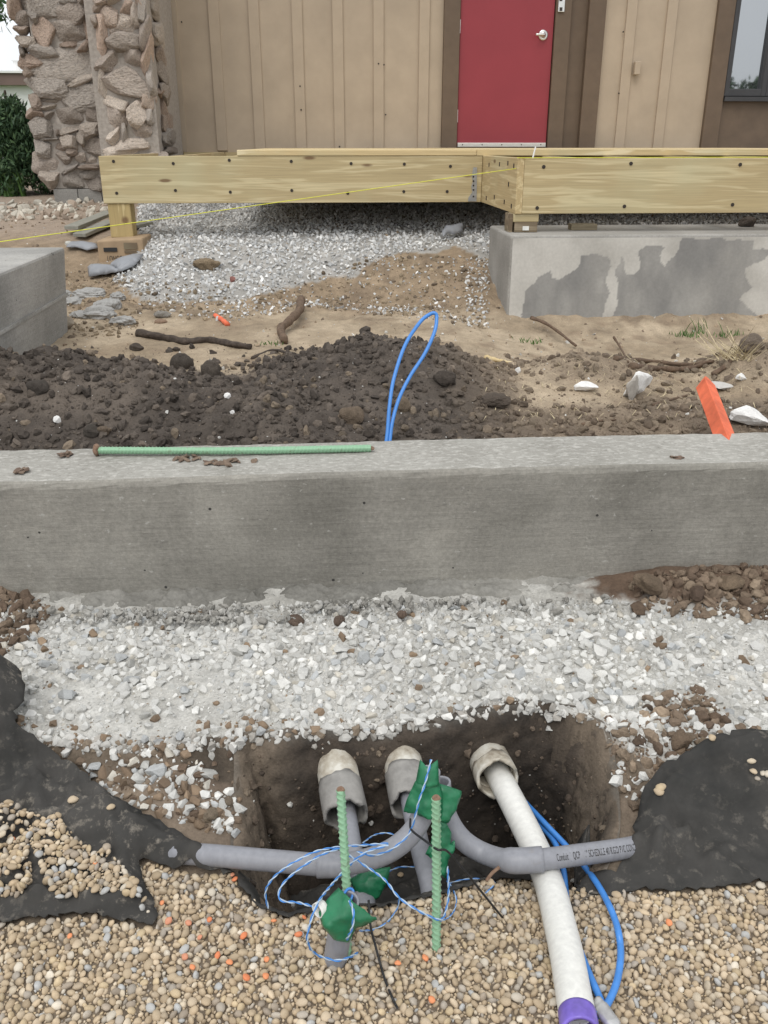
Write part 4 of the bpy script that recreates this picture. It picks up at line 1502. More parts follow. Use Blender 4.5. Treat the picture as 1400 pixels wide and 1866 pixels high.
isb = np.zeros(n, bool)
isb[big] = True
sm_ = (~isb) & (rad < .0062)
lg_ = (~isb) & (rad >= .0062)
crush = bulk('crushed_stone', ANG, pos[lg_], scl[lg_], cols[lg_], MT['lime'], False, None)
bulk('stone_fines', SHARD, pos[sm_], scl[sm_], cols[sm_], MT['lime'], False, crush)
tag(crush, 'pale grey crushed limestone banked against the foot of the concrete wall', 'gravel')
am = [shared('stone', q, MT['limei'], False) for q in ANG]
for i in big:
    inst('stone', am[i % 14], crush, pos[i], (random.uniform(-.6, .6), random.uniform(-.6, .6), random.uniform(0, 6.28)), tuple(scl[i] * random.uniform(.9, 1.3)), tuple(cols[i]))
# the stones one notices first
for (px, py, w, col) in [(165, 1153, 22, 0), (57, 1178, 20, 0), (125, 1222, 34, 0), (240, 1242, 30, 4), (60, 1263, 22, 0), (125, 1272, 36, 4), (565, 1170, 32, 3), (483, 1185, 26, 3), (620, 1188, 30, 0), (660, 1205, 34, 4), (555, 1230, 30, 0), (655, 1230, 26, 3), (1090, 1192, 36, 3), (1065, 1238, 36, 0), (1065, 1175, 20, 0), (1052, 1272, 26, 0),
                         (288, 1410, 40, 4), (310, 1440, 26, 0), (345, 1475, 24, 0), (374, 1470, 22, 3), (430, 1520, 22, 4), (150, 1415, 20, 4), (170, 1417, 20, 4), (1145, 1282, 40, 3), (1152, 1310, 26, 3), (1172, 1308, 24, 3), (1265, 1212, 34, 3), (1318, 1245, 22, 3), (1330, 1335, 34, 3), (1372, 1322, 36, 3), (1230, 1385, 34, 0), (1260, 1395, 30, 3), (1172, 1417, 24, 3), (1130, 1410, 16, 3), (1340, 1365, 30, 3), (765, 1320, 30, 3), (740, 1312, 28, 0), (1005, 1310, 24, 0), (975, 1260, 26, 0), (910, 1200, 24, 3), (850, 1125, 22, 3), (1000, 1330, 18, 0)]:
    c = G(px, py)
    d = (c - CAM) @ FW
    r = w * d / F / 2
    inst('stone', am[random.randrange(14)], crush, c + np.array([0, 0, r * .35]), (random.uniform(-.4, .4), random.uniform(-.4, .4), random.uniform(0, 6.28)), (r * 1.15, r * .95, r * .75), tuple(np.array(pal_l[col]) * random.uniform(.95, 1.08)))

# ================================================================== brown clods near the wall and the pit
CB = [(-400, 1050), (40, 1075), (95, 1110), (60, 1150), (10, 1200), (-400, 1220)]
CR = [(1140, 1060), (1230, 1040), (1400, 1035), (2600, 1030), (2600, 1130), (1400, 1130), (1280, 1125), (1180, 1115)]
CH = [(1180, 1270), (1280, 1260), (1330, 1310), (1300, 1400), (1210, 1380), (1170, 1330)]
CL2 = [(60, 1355), (440, 1362), (440, 1440), (360, 1400), (300, 1370), (100, 1400)]
g = [scatter(14000, -1.8, 1.9, 1.9, 2.245, .003, .02, 4.0, [CB, CR], .62), scatter(5000, .3, 1.0, 1.4, 1.8, .003, .016, 6, [CH, LOWR], .80), scatter(1500, -1.3, -.2, 1.3, 1.8, .003, .01, 2, [CL2, LOWL], .9)]
pos = np.vstack([q[0] for q in g])
rad = np.concatenate([q[1] for q in g])
n = len(pos)
scl = np.stack([rad * rng.uniform(.9, 1.4, n), rad * rng.uniform(.8, 1.1, n), rad * rng.uniform(.6, .9, n)], 1)
pos[:, 2] += rad * .25
cl_near = bulk('soil_clods', CLOD, pos, scl, pick([(.14, .100, .072), (.185, .138, .10), (.235, .18, .13)], [2, 2, 1.4], n, .12), MT['clod'], False, None, .5)
tag(cl_near, 'brown soil clods scattered along the crushed stone bank', 'soil')
LIP = [(-400, 1085), (100, 1098), (400, 1092), (700, 1078), (1000, 1075), (1140, 1070), (1140, 1100), (1000, 1108), (700, 1108), (400, 1122), (100, 1124), (-400, 1120)]
g = scatter(9000, -1.5, 1.2, 2.05, 2.249, .002, .012, 5, [LIP], .7, .04, lambda x, y, px, py: .15 + .7 * sstep(0, .5, fbm(x, y, 6, 3, 97)))
lr = g[1]
lip_ = bulk('footing_crumbs', CLOD, g[0] + np.array([0, 0, -.022]), np.stack([lr * 1.3, lr, lr * .8], 1), pick([(.30, .29, .265), (.36, .35, .325), (.24, .23, .21), (.44, .43, .41)], [3, 3, 1, 1], len(lr), .1), MT['clod'], False, cl_near)
rp_, rr_ = [], []
for k in range(520):
    t = random.uniform(0, len(edge_px) - 1.001)
    px = random.uniform(40, 1180)
    py = np.interp(px, [q[0] for q in edge_px], [q[1] for q in edge_px]) + random.gauss(2, 9)
    c = G(px, py)
    r = .004 + .011 * random.random() ** 2.5
    rp_.append(c + np.array([0, -r * .2, r * .1]))
    rr_.append(r)
rr_ = np.array(rr_)
bulk('rim_stones', ANG, np.array(rp_), np.stack([rr_ * 1.3, rr_, rr_ * .9], 1), pick([(.42, .41, .385), (.34, .32, .29), (.50, .49, .465), (.22, .175, .13)], [3, 2, 2, 1], len(rr_), .1), MT['lime'], False, crush)
# cut earth face of the pit: three sides, its own relief
per = np.array([q[:2] for q in hole_right[::1]] + [q[:2] for q in hole_back[1:]] + [q[:2] for q in hole_left[1:]])
per = catmull(np.column_stack([per, np.zeros(len(per))]), 6)
per, ps = resample(per, .007)
tg = np.gradient(per[:, :2], axis=0)
tg /= np.linalg.norm(tg, axis=1)[:, None]
inw = np.stack([-tg[:, 1], tg[:, 0]], 1)
cen = HOLE.mean(0)
inw *= np.sign(((cen - per[:, :2]) * inw).sum(1))[:, None]
kr = 9
inw = np.stack([np.convolve(np.pad(inw[:, j], kr, 'edge'), np.ones(2 * kr + 1) / (2 * kr + 1), 'valid') for j in (0, 1)], 1)
nz_ = 44
U = np.linspace(0, 1, nz_)[None, :]
S_ = ps[:, None]
wb_ = np.interp(ps, [0, ps[-1] * .28, ps[-1] * .34, ps[-1] * .64, ps[-1] * .70, ps[-1]], [.075, .065, .028, .028, .08, .095])[:, None]
rimz = GH(per[:, 0] - inw[:, 0] * .015, per[:, 1] - inw[:, 1] * .015)[:, None]
Zw = rimz + .004 + (-.30 - rimz) * U
rel = .020 * fbm(S_ + 0 * U, Zw + 0 * S_, 9, 5, 131) + .007 * fbm(S_ + 0 * U, Zw * 1.2, 55, 3, 132)
offw = -.012 + (wb_ + .022) * U ** .75 + rel * sstep(0, .12, U) + .012 * sstep(0, .08, U)
Xw = per[:, :1] + inw[:, :1] * offw
Yw = per[:, 1:2] + inw[:, 1:2] * offw
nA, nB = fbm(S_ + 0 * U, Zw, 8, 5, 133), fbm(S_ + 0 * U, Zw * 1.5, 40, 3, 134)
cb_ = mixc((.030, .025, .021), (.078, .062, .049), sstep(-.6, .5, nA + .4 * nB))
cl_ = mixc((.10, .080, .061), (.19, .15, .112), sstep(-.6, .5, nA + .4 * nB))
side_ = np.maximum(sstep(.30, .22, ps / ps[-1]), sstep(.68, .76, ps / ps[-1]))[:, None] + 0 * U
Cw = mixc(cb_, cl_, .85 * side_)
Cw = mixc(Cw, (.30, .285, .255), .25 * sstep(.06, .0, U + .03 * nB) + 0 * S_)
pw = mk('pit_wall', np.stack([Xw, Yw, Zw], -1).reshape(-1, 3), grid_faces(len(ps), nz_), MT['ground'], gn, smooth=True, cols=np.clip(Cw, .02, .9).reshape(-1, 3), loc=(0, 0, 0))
wpos, wr = [], []
for k in range(800):
    i, j = random.randrange(len(ps)), random.randrange(3, nz_)
    wpos.append(np.array([Xw[i, j], Yw[i, j], Zw[i, j]]))
    wr.append(.0018 + .008 * random.random() ** 5)
wpos, wr = np.array(wpos), np.array(wr)
nw = len(wr)
wb = bulk('pit_wall_crumbs', CLOD, wpos, np.stack([wr * 1.2, wr, wr], 1), pick([(.085, .066, .052), (.13, .10, .076), (.17, .135, .10), (.48, .47, .44)], [3, 3, 1, .35], nw, .12), MT['clod'], False, cl_near)
cm = [shared('clod', lump(3, .12, 2.0, 400 + i), MT['clodi'], False) for i in range(6)]
ct_ = [(1180, 1080, 70, .34, 'flat tan slab of clay leaning on the wall foot', (.20, .150, .105)), (1160, 1112, 40, .6, 'brown clay lump wedged under the leaning slab', (.17, .12, .085)), (732, 1130, 26, 1.6, 'upright brown clay shard standing in the crushed stone', (.20, .145, .11)),
       (540, 1135, 34, .6, 'dark brown clod in crushed stone below the wall joint', (.15, .11, .085)), (620, 1135, 26, .8, 'round brown clod beside the upright clay shard', (.15, .11, .085)), (1290, 1372, 44, .8, 'large tan clod on the pit edge by the right fabric', (.235, .18, .125)),
       (1240, 1360, 46, .8, 'rough brown clod with a split on the pit edge', (.20, .145, .10)), (1300, 1312, 26, .7, 'small brown clod among white stones', (.19, .135, .095)), (1330, 1070, 50, .6, 'tan clay lump in the soil heap against the wall', (.215, .16, .11)), (1270, 1090, 40, .7, 'dark clay lump in the soil heap against the wall', (.125, .088, .065)),
       (418, 1465, 24, .8, 'small brown clod beside the pit rim', (.22, .175, .13)), (385, 1490, 32, .7, 'tan earth lump below the white stone pile', (.25, .20, .145)), (240, 1430, 20, .7, 'small brown lump beside the bluish stones', (.20, .15, .11))]
for i, (px, py, w, asp, lab, col) in enumerate(ct_):
    c = G(px, py)
    d = (c - CAM) @ FW
    r = w * d / F / 2
    tilt = {0: (.3, .55, .3), 2: (.9, .15, .2)}.get(i, (random.uniform(-.3, .3), random.uniform(-.3, .3), random.uniform(0, 6)))
    sc_ = (r, r * .7, r * asp) if asp < 1 else (r * .6, r * .6, r * asp)
    if i == 0:
        sc_ = (r * 1.05, r * .55, r * .42)
    o = inst('clay_lump', cm[i % 6], None, c + np.array([0, -.01 if i < 2 else 0, sc_[2] * .55 + (.02 if i == 0 else 0)]), tilt, sc_, col)
    tag(o, lab, 'clod', 'clay lumps on the stone bank')

# ================================================================== soil piles behind the wall
def thin_pile(x, y, px, py):
    p, d = far_parts(x, y)
    return np.clip(np.maximum(d * 1.2, sstep(3.3, 3.0, y) * .8), .03, 1)


ALL = [[(-9999, -9999), (9999, -9999), (9999, 9999), (-9999, 9999)]]
pos, rad, px_, py_ = scatter(105000, -2.2, 2.4, 2.56, 4.1, .0018, .019, 12.0, ALL, .66, 0, thin_pile)
n = len(pos)
scl = np.stack([rad * rng.uniform(.9, 1.4, n), rad * rng.uniform(.8, 1.1, n), rad * rng.uniform(.6, .9, n)], 1)
pos[:, 2] += rad * np.where(rad > .009, .12, -.05)
sw = sstep(.3, .85, pos[:, 0])[:, None]
zt_n = 0
cols = pick([(.070, .058, .049), (.094, .078, .065), (.115, .094, .077), (.17, .135, .10)], [4, 4, 2, .6], n, .15) * (1 - sw) + pick([(.15, .115, .085), (.19, .15, .11), (.24, .19, .14)], [2, 2, 1], n, .12) * sw
wh = (rng.uniform(size=n) < .012) & (rad < .008)
cols[wh] = (.6, .59, .56)
bigm = rad > .011
pile = bulk('soil_pile', CLOD, pos[bigm], scl[bigm], cols[bigm], MT['clod'], False, None)
tag(pile, 'heaped dark crumbly soil behind the concrete wall', 'soil')
sp2 = bulk('soil_crumbs', TINY, pos[~bigm], scl[~bigm], cols[~bigm], MT['clod'], False, pile)

# ================================================================== gravel under the deck
SLOPE = [(205, 512), (250, 560), (330, 580), (430, 590), (560, 560), (640, 570), (760, 580), (890, 600), (893, 470), (700, 465), (500, 520)]
PIERB = [(-200, 372), (60, 372), (190, 362), (200, 398), (60, 404), (-200, 404)]


def thin_edge(x, y, px, py):
    e = segdist(px, py, DG)
    return .25 + .75 * sstep(0, 14, e)


a = scatter(50000, -2.2, 3.4, 4.7, 8.4, .008, .019, 1.5, [DG], .70, 0, thin_edge)
b = scatter(14000, -2.0, 1.2, 4.4, 5.7, .006, .016, 2.0, [SLOPE], .95, 0, lambda x, y, px, py: .10 + .5 * sstep(.1, .6, fbm(x, y, 3, 3, 95)) + .7 * ((px > 850) & (py > 470)))
pos = np.vstack([a[0], b[0]])
rad = np.concatenate([a[1], b[1]])
n = len(pos)
scl = np.stack([rad * rng.uniform(.95, 1.5, n), rad * rng.uniform(.75, 1.05, n), rad * rng.uniform(.6, .9, n)], 1)
pos[:, 2] += rad * .35
dg = bulk('deck_gravel', SHARD, pos, scl, pick([(.54, .54, .53), (.62, .62, .61), (.46, .465, .465), (.68, .67, .65)], [4, 3, 3, 1], n, .12), MT['lime'], False, None)
tag(dg, 'light grey crushed gravel mounded beneath the timber deck', 'gravel')
a = scatter(3500, -5.5, -1.6, 6.2, 9.5, .012, .045, 2.2, [PIERB], .8)
n = len(a[0])
rb_ = a[1]
pb_ = a[0].copy()
pb_[:, 2] += rb_ * .3
pg = bulk('border_stones', ANG, pb_, np.stack([rb_ * 1.2, rb_, rb_ * .7], 1), pick([(.42, .39, .33), (.52, .48, .41), (.30, .24, .19)], [3, 2, 2], n, .15), MT['lime'], False, None)
tag(pg, 'mixed pale and brown stones along the foot of the stone pier', 'gravel')
pos, rad, px_, py_ = scatter(9000, -3.4, 2.6, 3.5, 8.0, .003, .015, 4, ALL, .9, 0, lambda x, y, px, py: .5 + 0 * x)
pos[:, 2] += rad * .2
n = len(pos)
sc_c = scatter(6500, -2.0, 1.2, 4.3, 5.9, .003, .018, 6, [SLOPE, [(-100, 470), (210, 470), (260, 560), (240, 640), (-100, 640)]], .8)
rs_ = sc_c[1]
sc_c[0][:, 2] += rs_ * .05
bulk('slope_crumbs', TINY, sc_c[0], np.stack([rs_ * 1.3, rs_, rs_ * .8], 1), pick([(.20, .155, .105), (.26, .205, .14), (.14, .108, .078), (.33, .27, .19)], [3, 3, 2, 1], len(rs_), .12), MT['clod'], False, cl_near)
lo = bulk('loose_stones', SHARD, pos, np.stack([rad * 1.2, rad, rad * .7], 1), pick([(.30, .23, .16), (.5, .48, .44), (.2, .155, .115)], [3, 1.2, 2], n, .15), MT['lime'], False, None)
tag(lo, 'small stones and crumbs scattered over the sandy yard', 'gravel')

# ================================================================== pipes in the pit
def PP(seq, n=8):
    return catmull([P(*q) for q in seq], n)


def PG(seq, r, n=8):
    """like PP, but slid along the line of sight until it clears the ground"""
    out = []
    for q in PP(seq, n):
        d = q - CAM
        for k in range(60):
            p = CAM + d * (1 - .004 * k)
            if p[2] > GH(p[0], p[1]) + r:
                break
        out.append(p)
    return np.array(out)


def sleeve(label, a, b, r, band, seed):
    pa, pb = P(*a), P(*b)
    ax = (pb - pa) / np.linalg.norm(pb - pa)
    root = empty('pipe_sleeve', pa)
    tag(root, label, 'pipe', 'pipe sleeves in the pit wall')
    st_ = pa - ax * .16
    cut = pa + (pb - pa) * band
    ph = rng.uniform(0, 6, 4)

    def rf(s, t):
        return .0007 * np.sin(3 * t + ph[0] + 9 * s) + .0004 * np.sin(7 * t + ph[1] + 40 * s)
    p1_, _ = resample([st_, cut], .012)
    mk('sleeve_pipe', *pipe(p1_, r - .002, r - .008, 28, rf), MT['sleeve'], root, smooth=True)
    p2_, _ = resample([cut - ax * .012, pb], .008)
    v, f = pipe(p2_, r, r - .007, 28, rf)
    # ragged mouth and torn upper edge
    ns = 28
    for ring in (0, len(p2_) - 1):
        for base in (0, len(p2_) * ns):
            i = base + ring * ns + np.arange(ns)
            v[i] += ax * (.004 * np.sin(np.arange(ns) * 1.1 + seed) + rng.normal(size=ns) * .0025)[:, None]
    mk('tape_wrap', v, f, MT['duct'] if band < .7 else MT['sleeve'], root, smooth=True)
    return root


sleeve('grey taped pipe sleeve with white broken rim, the one behind the rusty-topped left rebar', (618, 1418, 1.97), (631, 1486, 1.885), .0485, .30, 1)
sleeve('grey taped pipe sleeve half hidden by the tall green tape wrap', (737, 1404, 2.00), (750, 1466, 1.91), .0470, .22, 4)
sleeve('cracked off-white sleeve round the white pipe', (882, 1366, 2.12), (908, 1420, 2.00), .0495, .75, 7)

wp = WPP
wpr = tag(mk('water_pipe', *pipe(wp, .0296, .0255, 28), MT['white'], smooth=True), 'long white plastic pipe slanting out of the pit across the gravel', 'pipe')
pe = PP([(1052, 1846, 1.404), (1055, 1866, 1.383), (1058, 1884, 1.363)], 6)
mk('primer_end', *pipe(pe, .0306, .0255, 28), MT['purple'], wpr, smooth=True)


def text_on_pipe(body, p0, p1, r, size, parent, path=None):
    cu = bpy.data.curves.new('print', 'FONT')
    cu.body = body
    cu.size = size
    to = bpy.data.objects.new('print', cu)
    COL.objects.link(to)
    bpy.context.view_layer.update()
    me = bpy.data.meshes.new_from_object(to.evaluated_get(bpy.context.evaluated_depsgraph_get()))
    bpy.data.objects.remove(to, do_unlink=True)
    V = np.array([v.co[:] for v in me.vertices])
    Fc = [tuple(p.vertices) for p in me.polygons]
    bpy.data.meshes.remove(me)
    L = np.linalg.norm(p1 - p0)
    ax = (p1 - p0) / L
    tv = CAM - (p0 + p1) / 2
    tv -= ax * (tv @ ax)
    tv /= np.linalg.norm(tv)
    ud = np.cross(ax, tv)
    if ud[2] < 0 and abs(ud[2]) > .2:
        ud = -ud
    if r:
        k = L / V[:, 0].max()
        a = (V[:, 1] - size * .35) / r
        base = p0 + ax * (V[:, :1] * k)
        if path is not None:
            sp_ = np.concatenate([[0], np.cumsum(np.linalg.norm(np.diff(path, axis=0), axis=1))])
            u_ = V[:, 0] / V[:, 0].max() * sp_[-1]
            base = np.stack([np.interp(u_, sp_, path[:, j]) for j in range(3)], 1)
        W = base + (r + .0006) * (np.cos(a)[:, None] * tv + np.sin(a)[:, None] * ud)
    else:
        k = L / V[:, 0].max()
        W = p0 + ax * (V[:, :1] * k) + np.array([0, 0, 1.0]) * V[:, 1:2] * 1.0 + tv * .0
    return mk('lettering', W, Fc, MT['ink'], parent)


RC = .0208
# left conduit: straight run, bell, elbow, riser
lc = empty('grey_conduit', P(480, 1566, 1.68))
tag(lc, 'grey conduit rising from the forked fabric through a bend to the tall green tape', 'conduit')
mk('conduit_run', *pipe(PP([(270, 1560, 1.80), (345, 1556, 1.73), (480, 1567, 1.69), (592, 1577, 1.66)]), RC, RC - .003, 24), MT['pvc'], lc, smooth=True)
el = PP([(578, 1576, 1.66), (640, 1573, 1.66), (700, 1556, 1.665), (742, 1527, 1.675), (768, 1490, 1.685), (780, 1450, 1.685), (783, 1405, 1.67)])
s_ = np.linspace(0, 1, len(el))
mk('elbow', *pipe(el, RC + .0035 * sstep(.15, .13, s_), RC - .004, 24), MT['pvc'], lc, smooth=True)
# right conduit
rc = empty('grey_conduit', P(990, 1567, 1.75))
tag(rc, 'grey conduit with black printed lettering crossing over the white pipe', 'conduit')
rrun = PP([(1330, 1540, 1.98), (1270, 1528, 1.86), (1210, 1532, 1.80), (1140, 1546, 1.76), (1060, 1557, 1.735), (975, 1568, 1.715)])
mk('conduit_run', *pipe(rrun, RC, RC - .003, 24), MT['pvc'], rc, smooth=True)
er = PP([(989, 1566, 1.717), (930, 1568, 1.72), (882, 1555, 1.757), (843, 1530, 1.765), (817, 1492, 1.775), (806, 1450, 1.775), (803, 1425, 1.765)])
s_ = np.linspace(0, 1, len(er))
mk('elbow', *pipe(er, RC + .0038 * sstep(.20, .18, s_), RC - .004, 24), MT['pvc'], rc, smooth=True)
text_on_pipe('Conduit  |  QCP     1" SCHEDULE 40 RIGID PVC CONDUIT', P(993, 1566, 1.719), P(1165, 1541, 1.769), RC, .0185, rc, rrun[::-1][3:19])
# conduits out of the sleeves
c3 = tag(mk('grey_conduit', *pipe(PP([(742, 1425, 1.98), (750, 1470, 1.89), (766, 1545, 1.80), (782, 1605, 1.75), (789, 1645, 1.71)]), .0208, .017, 22), MT['pvc'], smooth=True), 'grey conduit diving from the middle sleeve behind the bend', 'conduit')
c4 = tag(mk('grey_conduit', *pipe(PP([(626, 1446, 1.96), (634, 1496, 1.87), (645, 1560, 1.79), (660, 1612, 1.735), (668, 1668, 1.68)]), .0208, .017, 22), MT['pvc'], smooth=True), 'grey conduit dropping from the sleeve behind the left rebar, its lower end taped', 'conduit')
c5 = empty('grey_conduit', P(608, 1775, 1.55))
tag(c5, 'short grey riser standing in the pea gravel under a green tape hood', 'conduit')
mk('conduit_run', *pipe(PP([(606, 1790, 1.56), (614, 1730, 1.525), (627, 1665, 1.49), (633, 1640, 1.475)]), RC, RC - .004, 24), MT['pvc'], c5, smooth=True)
mk('conduit_stub', *pipe(PP([(590, 1652, 1.47), (578, 1660, 1.46)], 3), .013, .011, 14), MT['white'], c5, smooth=True)


def flap(seq, parent, seed, amp=.006, bulge=.012, res=.006):
    V, Fc = sheet([P(*q) for q in seq], res, amp, 45, seed, bulge)
    o = solid(mk('green_tape', V, Fc, MT['green'], parent, smooth=True), .0012)
    return o


flap([(617, 1618, 1.485), (634, 1636, 1.445), (648, 1648, 1.44), (688, 1676, 1.45), (664, 1688, 1.45), (648, 1692, 1.45), (634, 1720, 1.47), (606, 1712, 1.46), (590, 1694, 1.455), (580, 1664, 1.46), (596, 1640, 1.465)], c5, 3, .008, .022)
flap([(636, 1604, 1.74), (664, 1586, 1.71), (711, 1580, 1.715), (706, 1608, 1.71), (690, 1637, 1.705), (672, 1646, 1.70), (652, 1634, 1.705), (644, 1616, 1.72)], c4, 5, .008, .02)
flap([(766, 1384, 1.655), (779, 1399, 1.64), (798, 1384, 1.655), (799, 1404, 1.645), (800, 1432, 1.645), (778, 1436, 1.63), (757, 1430, 1.65), (762, 1404, 1.65)], lc, 7, .004, .008)
flap([(757, 1424, 1.65), (780, 1430, 1.635), (800, 1426, 1.65), (806, 1452, 1.65), (804, 1488, 1.655), (782, 1494, 1.64), (752, 1482, 1.655), (735, 1480, 1.67), (742, 1456, 1.66)], lc, 9, .006, .012)
flap([(800, 1428, 1.66), (820, 1434, 1.66), (842, 1442, 1.68), (838, 1462, 1.67), (826, 1486, 1.66), (817, 1502, 1.66), (800, 1496, 1.66)], lc, 11, .007, .010)
flap([(798, 1498, 1.70), (815, 1502, 1.70), (824, 1520, 1.71), (822, 1538, 1.715), (830, 1532, 1.71), (829, 1548, 1.71), (818, 1568, 1.71), (813, 1602, 1.71), (800, 1592, 1.70), (794, 1570, 1.70), (775, 1556, 1.70), (784, 1540, 1.70)], rc, 13, .007, .010)

# ------------------------------------------------------------------ rebar
def rebar(path, r, label, group=None, rusty=None):
    p, s = resample(path, .0012)

    def rf(s, a):
        w = (s / .0105 + .45 * np.sin(a)) % 1.0
        rib = np.exp(-((w - .5) / .13) ** 2) * (np.abs(np.sin(a + .4)) > .22)
        return .0017 * rib + .0014 * (np.abs(np.sin(a + .4)) < .16)
    v, f = tube(p, r, 24, True, rf)
    o = mk('rebar', v, f, MT['rebar'], smooth=True)
    tag(o, label, 'rebar', group)
    for e in rusty or ():
        q, _ = resample(path, .004)
        d = (q[0] - q[1]) if e == 0 else (q[-1] - q[-2])
        d /= np.linalg.norm(d)
        base = q[0] if e == 0 else q[-1]
        v, f = lump(2, .12, 2.5, 70 + e)
        mk('cut_end', v * np.array([r * .98, r * .98, r * .7]) + base + d * r * .2, f, MT['rust'], o)
    return o


RB = 'upright rebars in the gravel'
rebar([P(621, 1440, 1.545), P(632, 1620, 1.55), P(633, 1742, 1.545)], .0072, 'green coated rebar with a rusty top standing before the left sleeve, wrapped in string', RB, (0,))
rebar([P(795, 1455, 1.50), P(796, 1600, 1.535), P(795, 1762, 1.56)], .0072, 'green coated rebar standing clear in the gravel beside the tall green tape', RB, (0,))
ra, rb2 = hz(180, 822, ZW + .01), hz(676, 818, ZW + .01)
rp = catmull([np.array([ra[0], ra[1], ZW + .012]), (ra + rb2) / 2 + np.array([0, -.012, .002]), np.array([rb2[0], rb2[1], ZW + .012])], 20)
rw = rebar(rp, .0100, 'green coated rebar lying along the top of the concrete wall', None, (0, 1))
v, f = lump(3, .10, 2.5, 77)
mk('rusty_head', v * np.array([.010, .017, .017]) + np.array([ra[0] - .006, ra[1], ZW + .014]), f, MT['rust'], rw, smooth=True)

# ------------------------------------------------------------------ blue cables
cb = tag(mk('blue_cable', *tube(PG([(905, 1395, 2.15), (945, 1448, 2.05), (990, 1497, 1.93), (1040, 1550, 1.84), (1085, 1605, 1.74), (1118, 1668, 1.63), (1131, 1725, 1.55), (1126, 1782, 1.48), (1108, 1828, 1.43), (1088, 1850, 1.405)], .012), .0062, 12), MT['cable'], smooth=True), 'outer blue cable strand looping out beside the white pipe', 'cable', 'blue cable loop on the gravel')
cb2 = tag(mk('blue_cable', *tube(PG([(930, 1440, 2.1), (968, 1488, 1.98), (1008, 1530, 1.89), (1026, 1580, 1.80), (1033, 1640, 1.70), (1046, 1700, 1.61), (1070, 1765, 1.52), (1096, 1825, 1.44), (1108, 1858, 1.405)], .012), .0062, 12), MT['cable'], smooth=True), 'inner blue cable strand hugging the white pipe', 'cable', 'blue cable loop on the gravel')
st2 = tag(mk('silver_tape', *tube(PG([(1090, 1826, 1.43), (1102, 1846, 1.405), (1118, 1870, 1.375), (1128, 1890, 1.355)], .014), [.010] * 5 + [.012] * 12 + [.010] * 8, 14, True, lambda s, a: .0016 * np.sin(3 * a + 60 * s)), MT['silver'], smooth=True), 'silver tape wrapped round the joined ends of the blue cable', 'tape')
lb = [(700, 830, 2.86), (706, 790, 2.87), (710, 740, 2.88), (718, 690, 2.90), (738, 630, 2.93), (765, 588, 2.96), (783, 573, 2.97), (793, 571, 2.97), (796, 580, 2.97), (792, 605, 2.96), (774, 645, 2.94), (748, 685, 2.92), (728, 725, 2.90), (716, 765, 2.88), (711, 800, 2.87), (709, 835, 2.86)]
tag(mk('blue_cable', *tube(PP(lb), .0062, 12), MT['cable'], smooth=True), 'tall blue cable loop standing up from the dark soil behind the wall', 'cable')

# ------------------------------------------------------------------ twisted blue and white string
STR = [[(786, 1384, 1.64), (774, 1430, 1.625), (765, 1455, 1.622), (756, 1490, 1.63), (745, 1520, 1.64), (718, 1545, 1.635), (690, 1557, 1.632), (672, 1558, 1.63), (650, 1552, 1.63)],
       [(708, 1540, 1.62), (670, 1552, 1.61), (640, 1574, 1.58), (605, 1612, 1.51), (580, 1645, 1.45), (566, 1680, 1.435), (560, 1712, 1.44), (572, 1736, 1.465), (600, 1748, 1.485), (618, 1750, 1.485), (636, 1745, 1.50), (652, 1737, 1.53)],
       [(489, 1655, 1.62), (484, 1626, 1.61), (498, 1600, 1.60), (530, 1575, 1.595), (575, 1552, 1.60), (622, 1543, 1.62), (665, 1540, 1.625), (708, 1537, 1.63)],
       [(640, 1541, 1.62), (590, 1556, 1.60), (548, 1582, 1.585), (518, 1608, 1.58), (508, 1630, 1.575), (516, 1642, 1.565), (545, 1645, 1.55), (580, 1655, 1.52), (600, 1662, 1.49)],
       [(632, 1556, 1.61), (660, 1574, 1.60), (700, 1602, 1.56), (726, 1634, 1.53), (760, 1658, 1.515), (800, 1676, 1.53), (812, 1662, 1.56), (818, 1625, 1.60), (816, 1580, 1.66)],
       [(628, 1632, 1.50), (636, 1640, 1.45), (644, 1660, 1.415), (642, 1690, 1.42), (632, 1712, 1.45)],
       [(662, 1536, 1.75), (682, 1522, 1.80), (705, 1518, 1.82), (728, 1524, 1.80)],
       [(708, 1588, 1.78), (730, 1580, 1.80), (756, 1580, 1.80)],
       [(816, 1610, 1.76), (850, 1602, 1.76), (880, 1602, 1.75), (902, 1608, 1.73), (888, 1625, 1.70), (878, 1632, 1.68)],
       [(728, 1636, 1.62), (724, 1655, 1.63), (706, 1680, 1.63), (680, 1694, 1.62), (655, 1696, 1.60)],
       [(815, 1605, 1.70), (826, 1620, 1.68), (832, 1645, 1.66), (822, 1668, 1.62), (805, 1678, 1.58), (796, 1676, 1.56)]]
LAB = ['inside the tall green tape and down the bend', 'in a wide loop round the green tape hood', 'arching left over the grey conduit', 'in the left loop hanging into the pit', 'crossing from the left rebar to the right rebar', 'knotted over the green tape hood', 'curling behind the grey bend', 'running low across the pit fabric', 'ending by the rusty scrap on the pit lip', 'trailing low under the taped conduit', 'looping round the foot of the right rebar']
for k, (sq, lab) in enumerate(zip(STR, LAB)):
    p, s = resample(PG(sq, .006, 12), .0022)
    T, N, B = frames(p)
    root = empty('string', p[0])
    tag(root, 'blue and white twisted string ' + lab, 'string', 'twisted string round the conduits')
    rr = .00125 if k < 6 else .0009
    for j, mname in enumerate(('cable', 'lblue')):
        a = s * 2 * math.pi / .036 + j * math.pi
        off = rr * (np.cos(a)[:, None] * N + np.sin(a)[:, None] * B)
        mk('strand', *tube(p + off, rr, 6), MT[mname], root, smooth=True)
kc = P(630, 1632, 1.49)
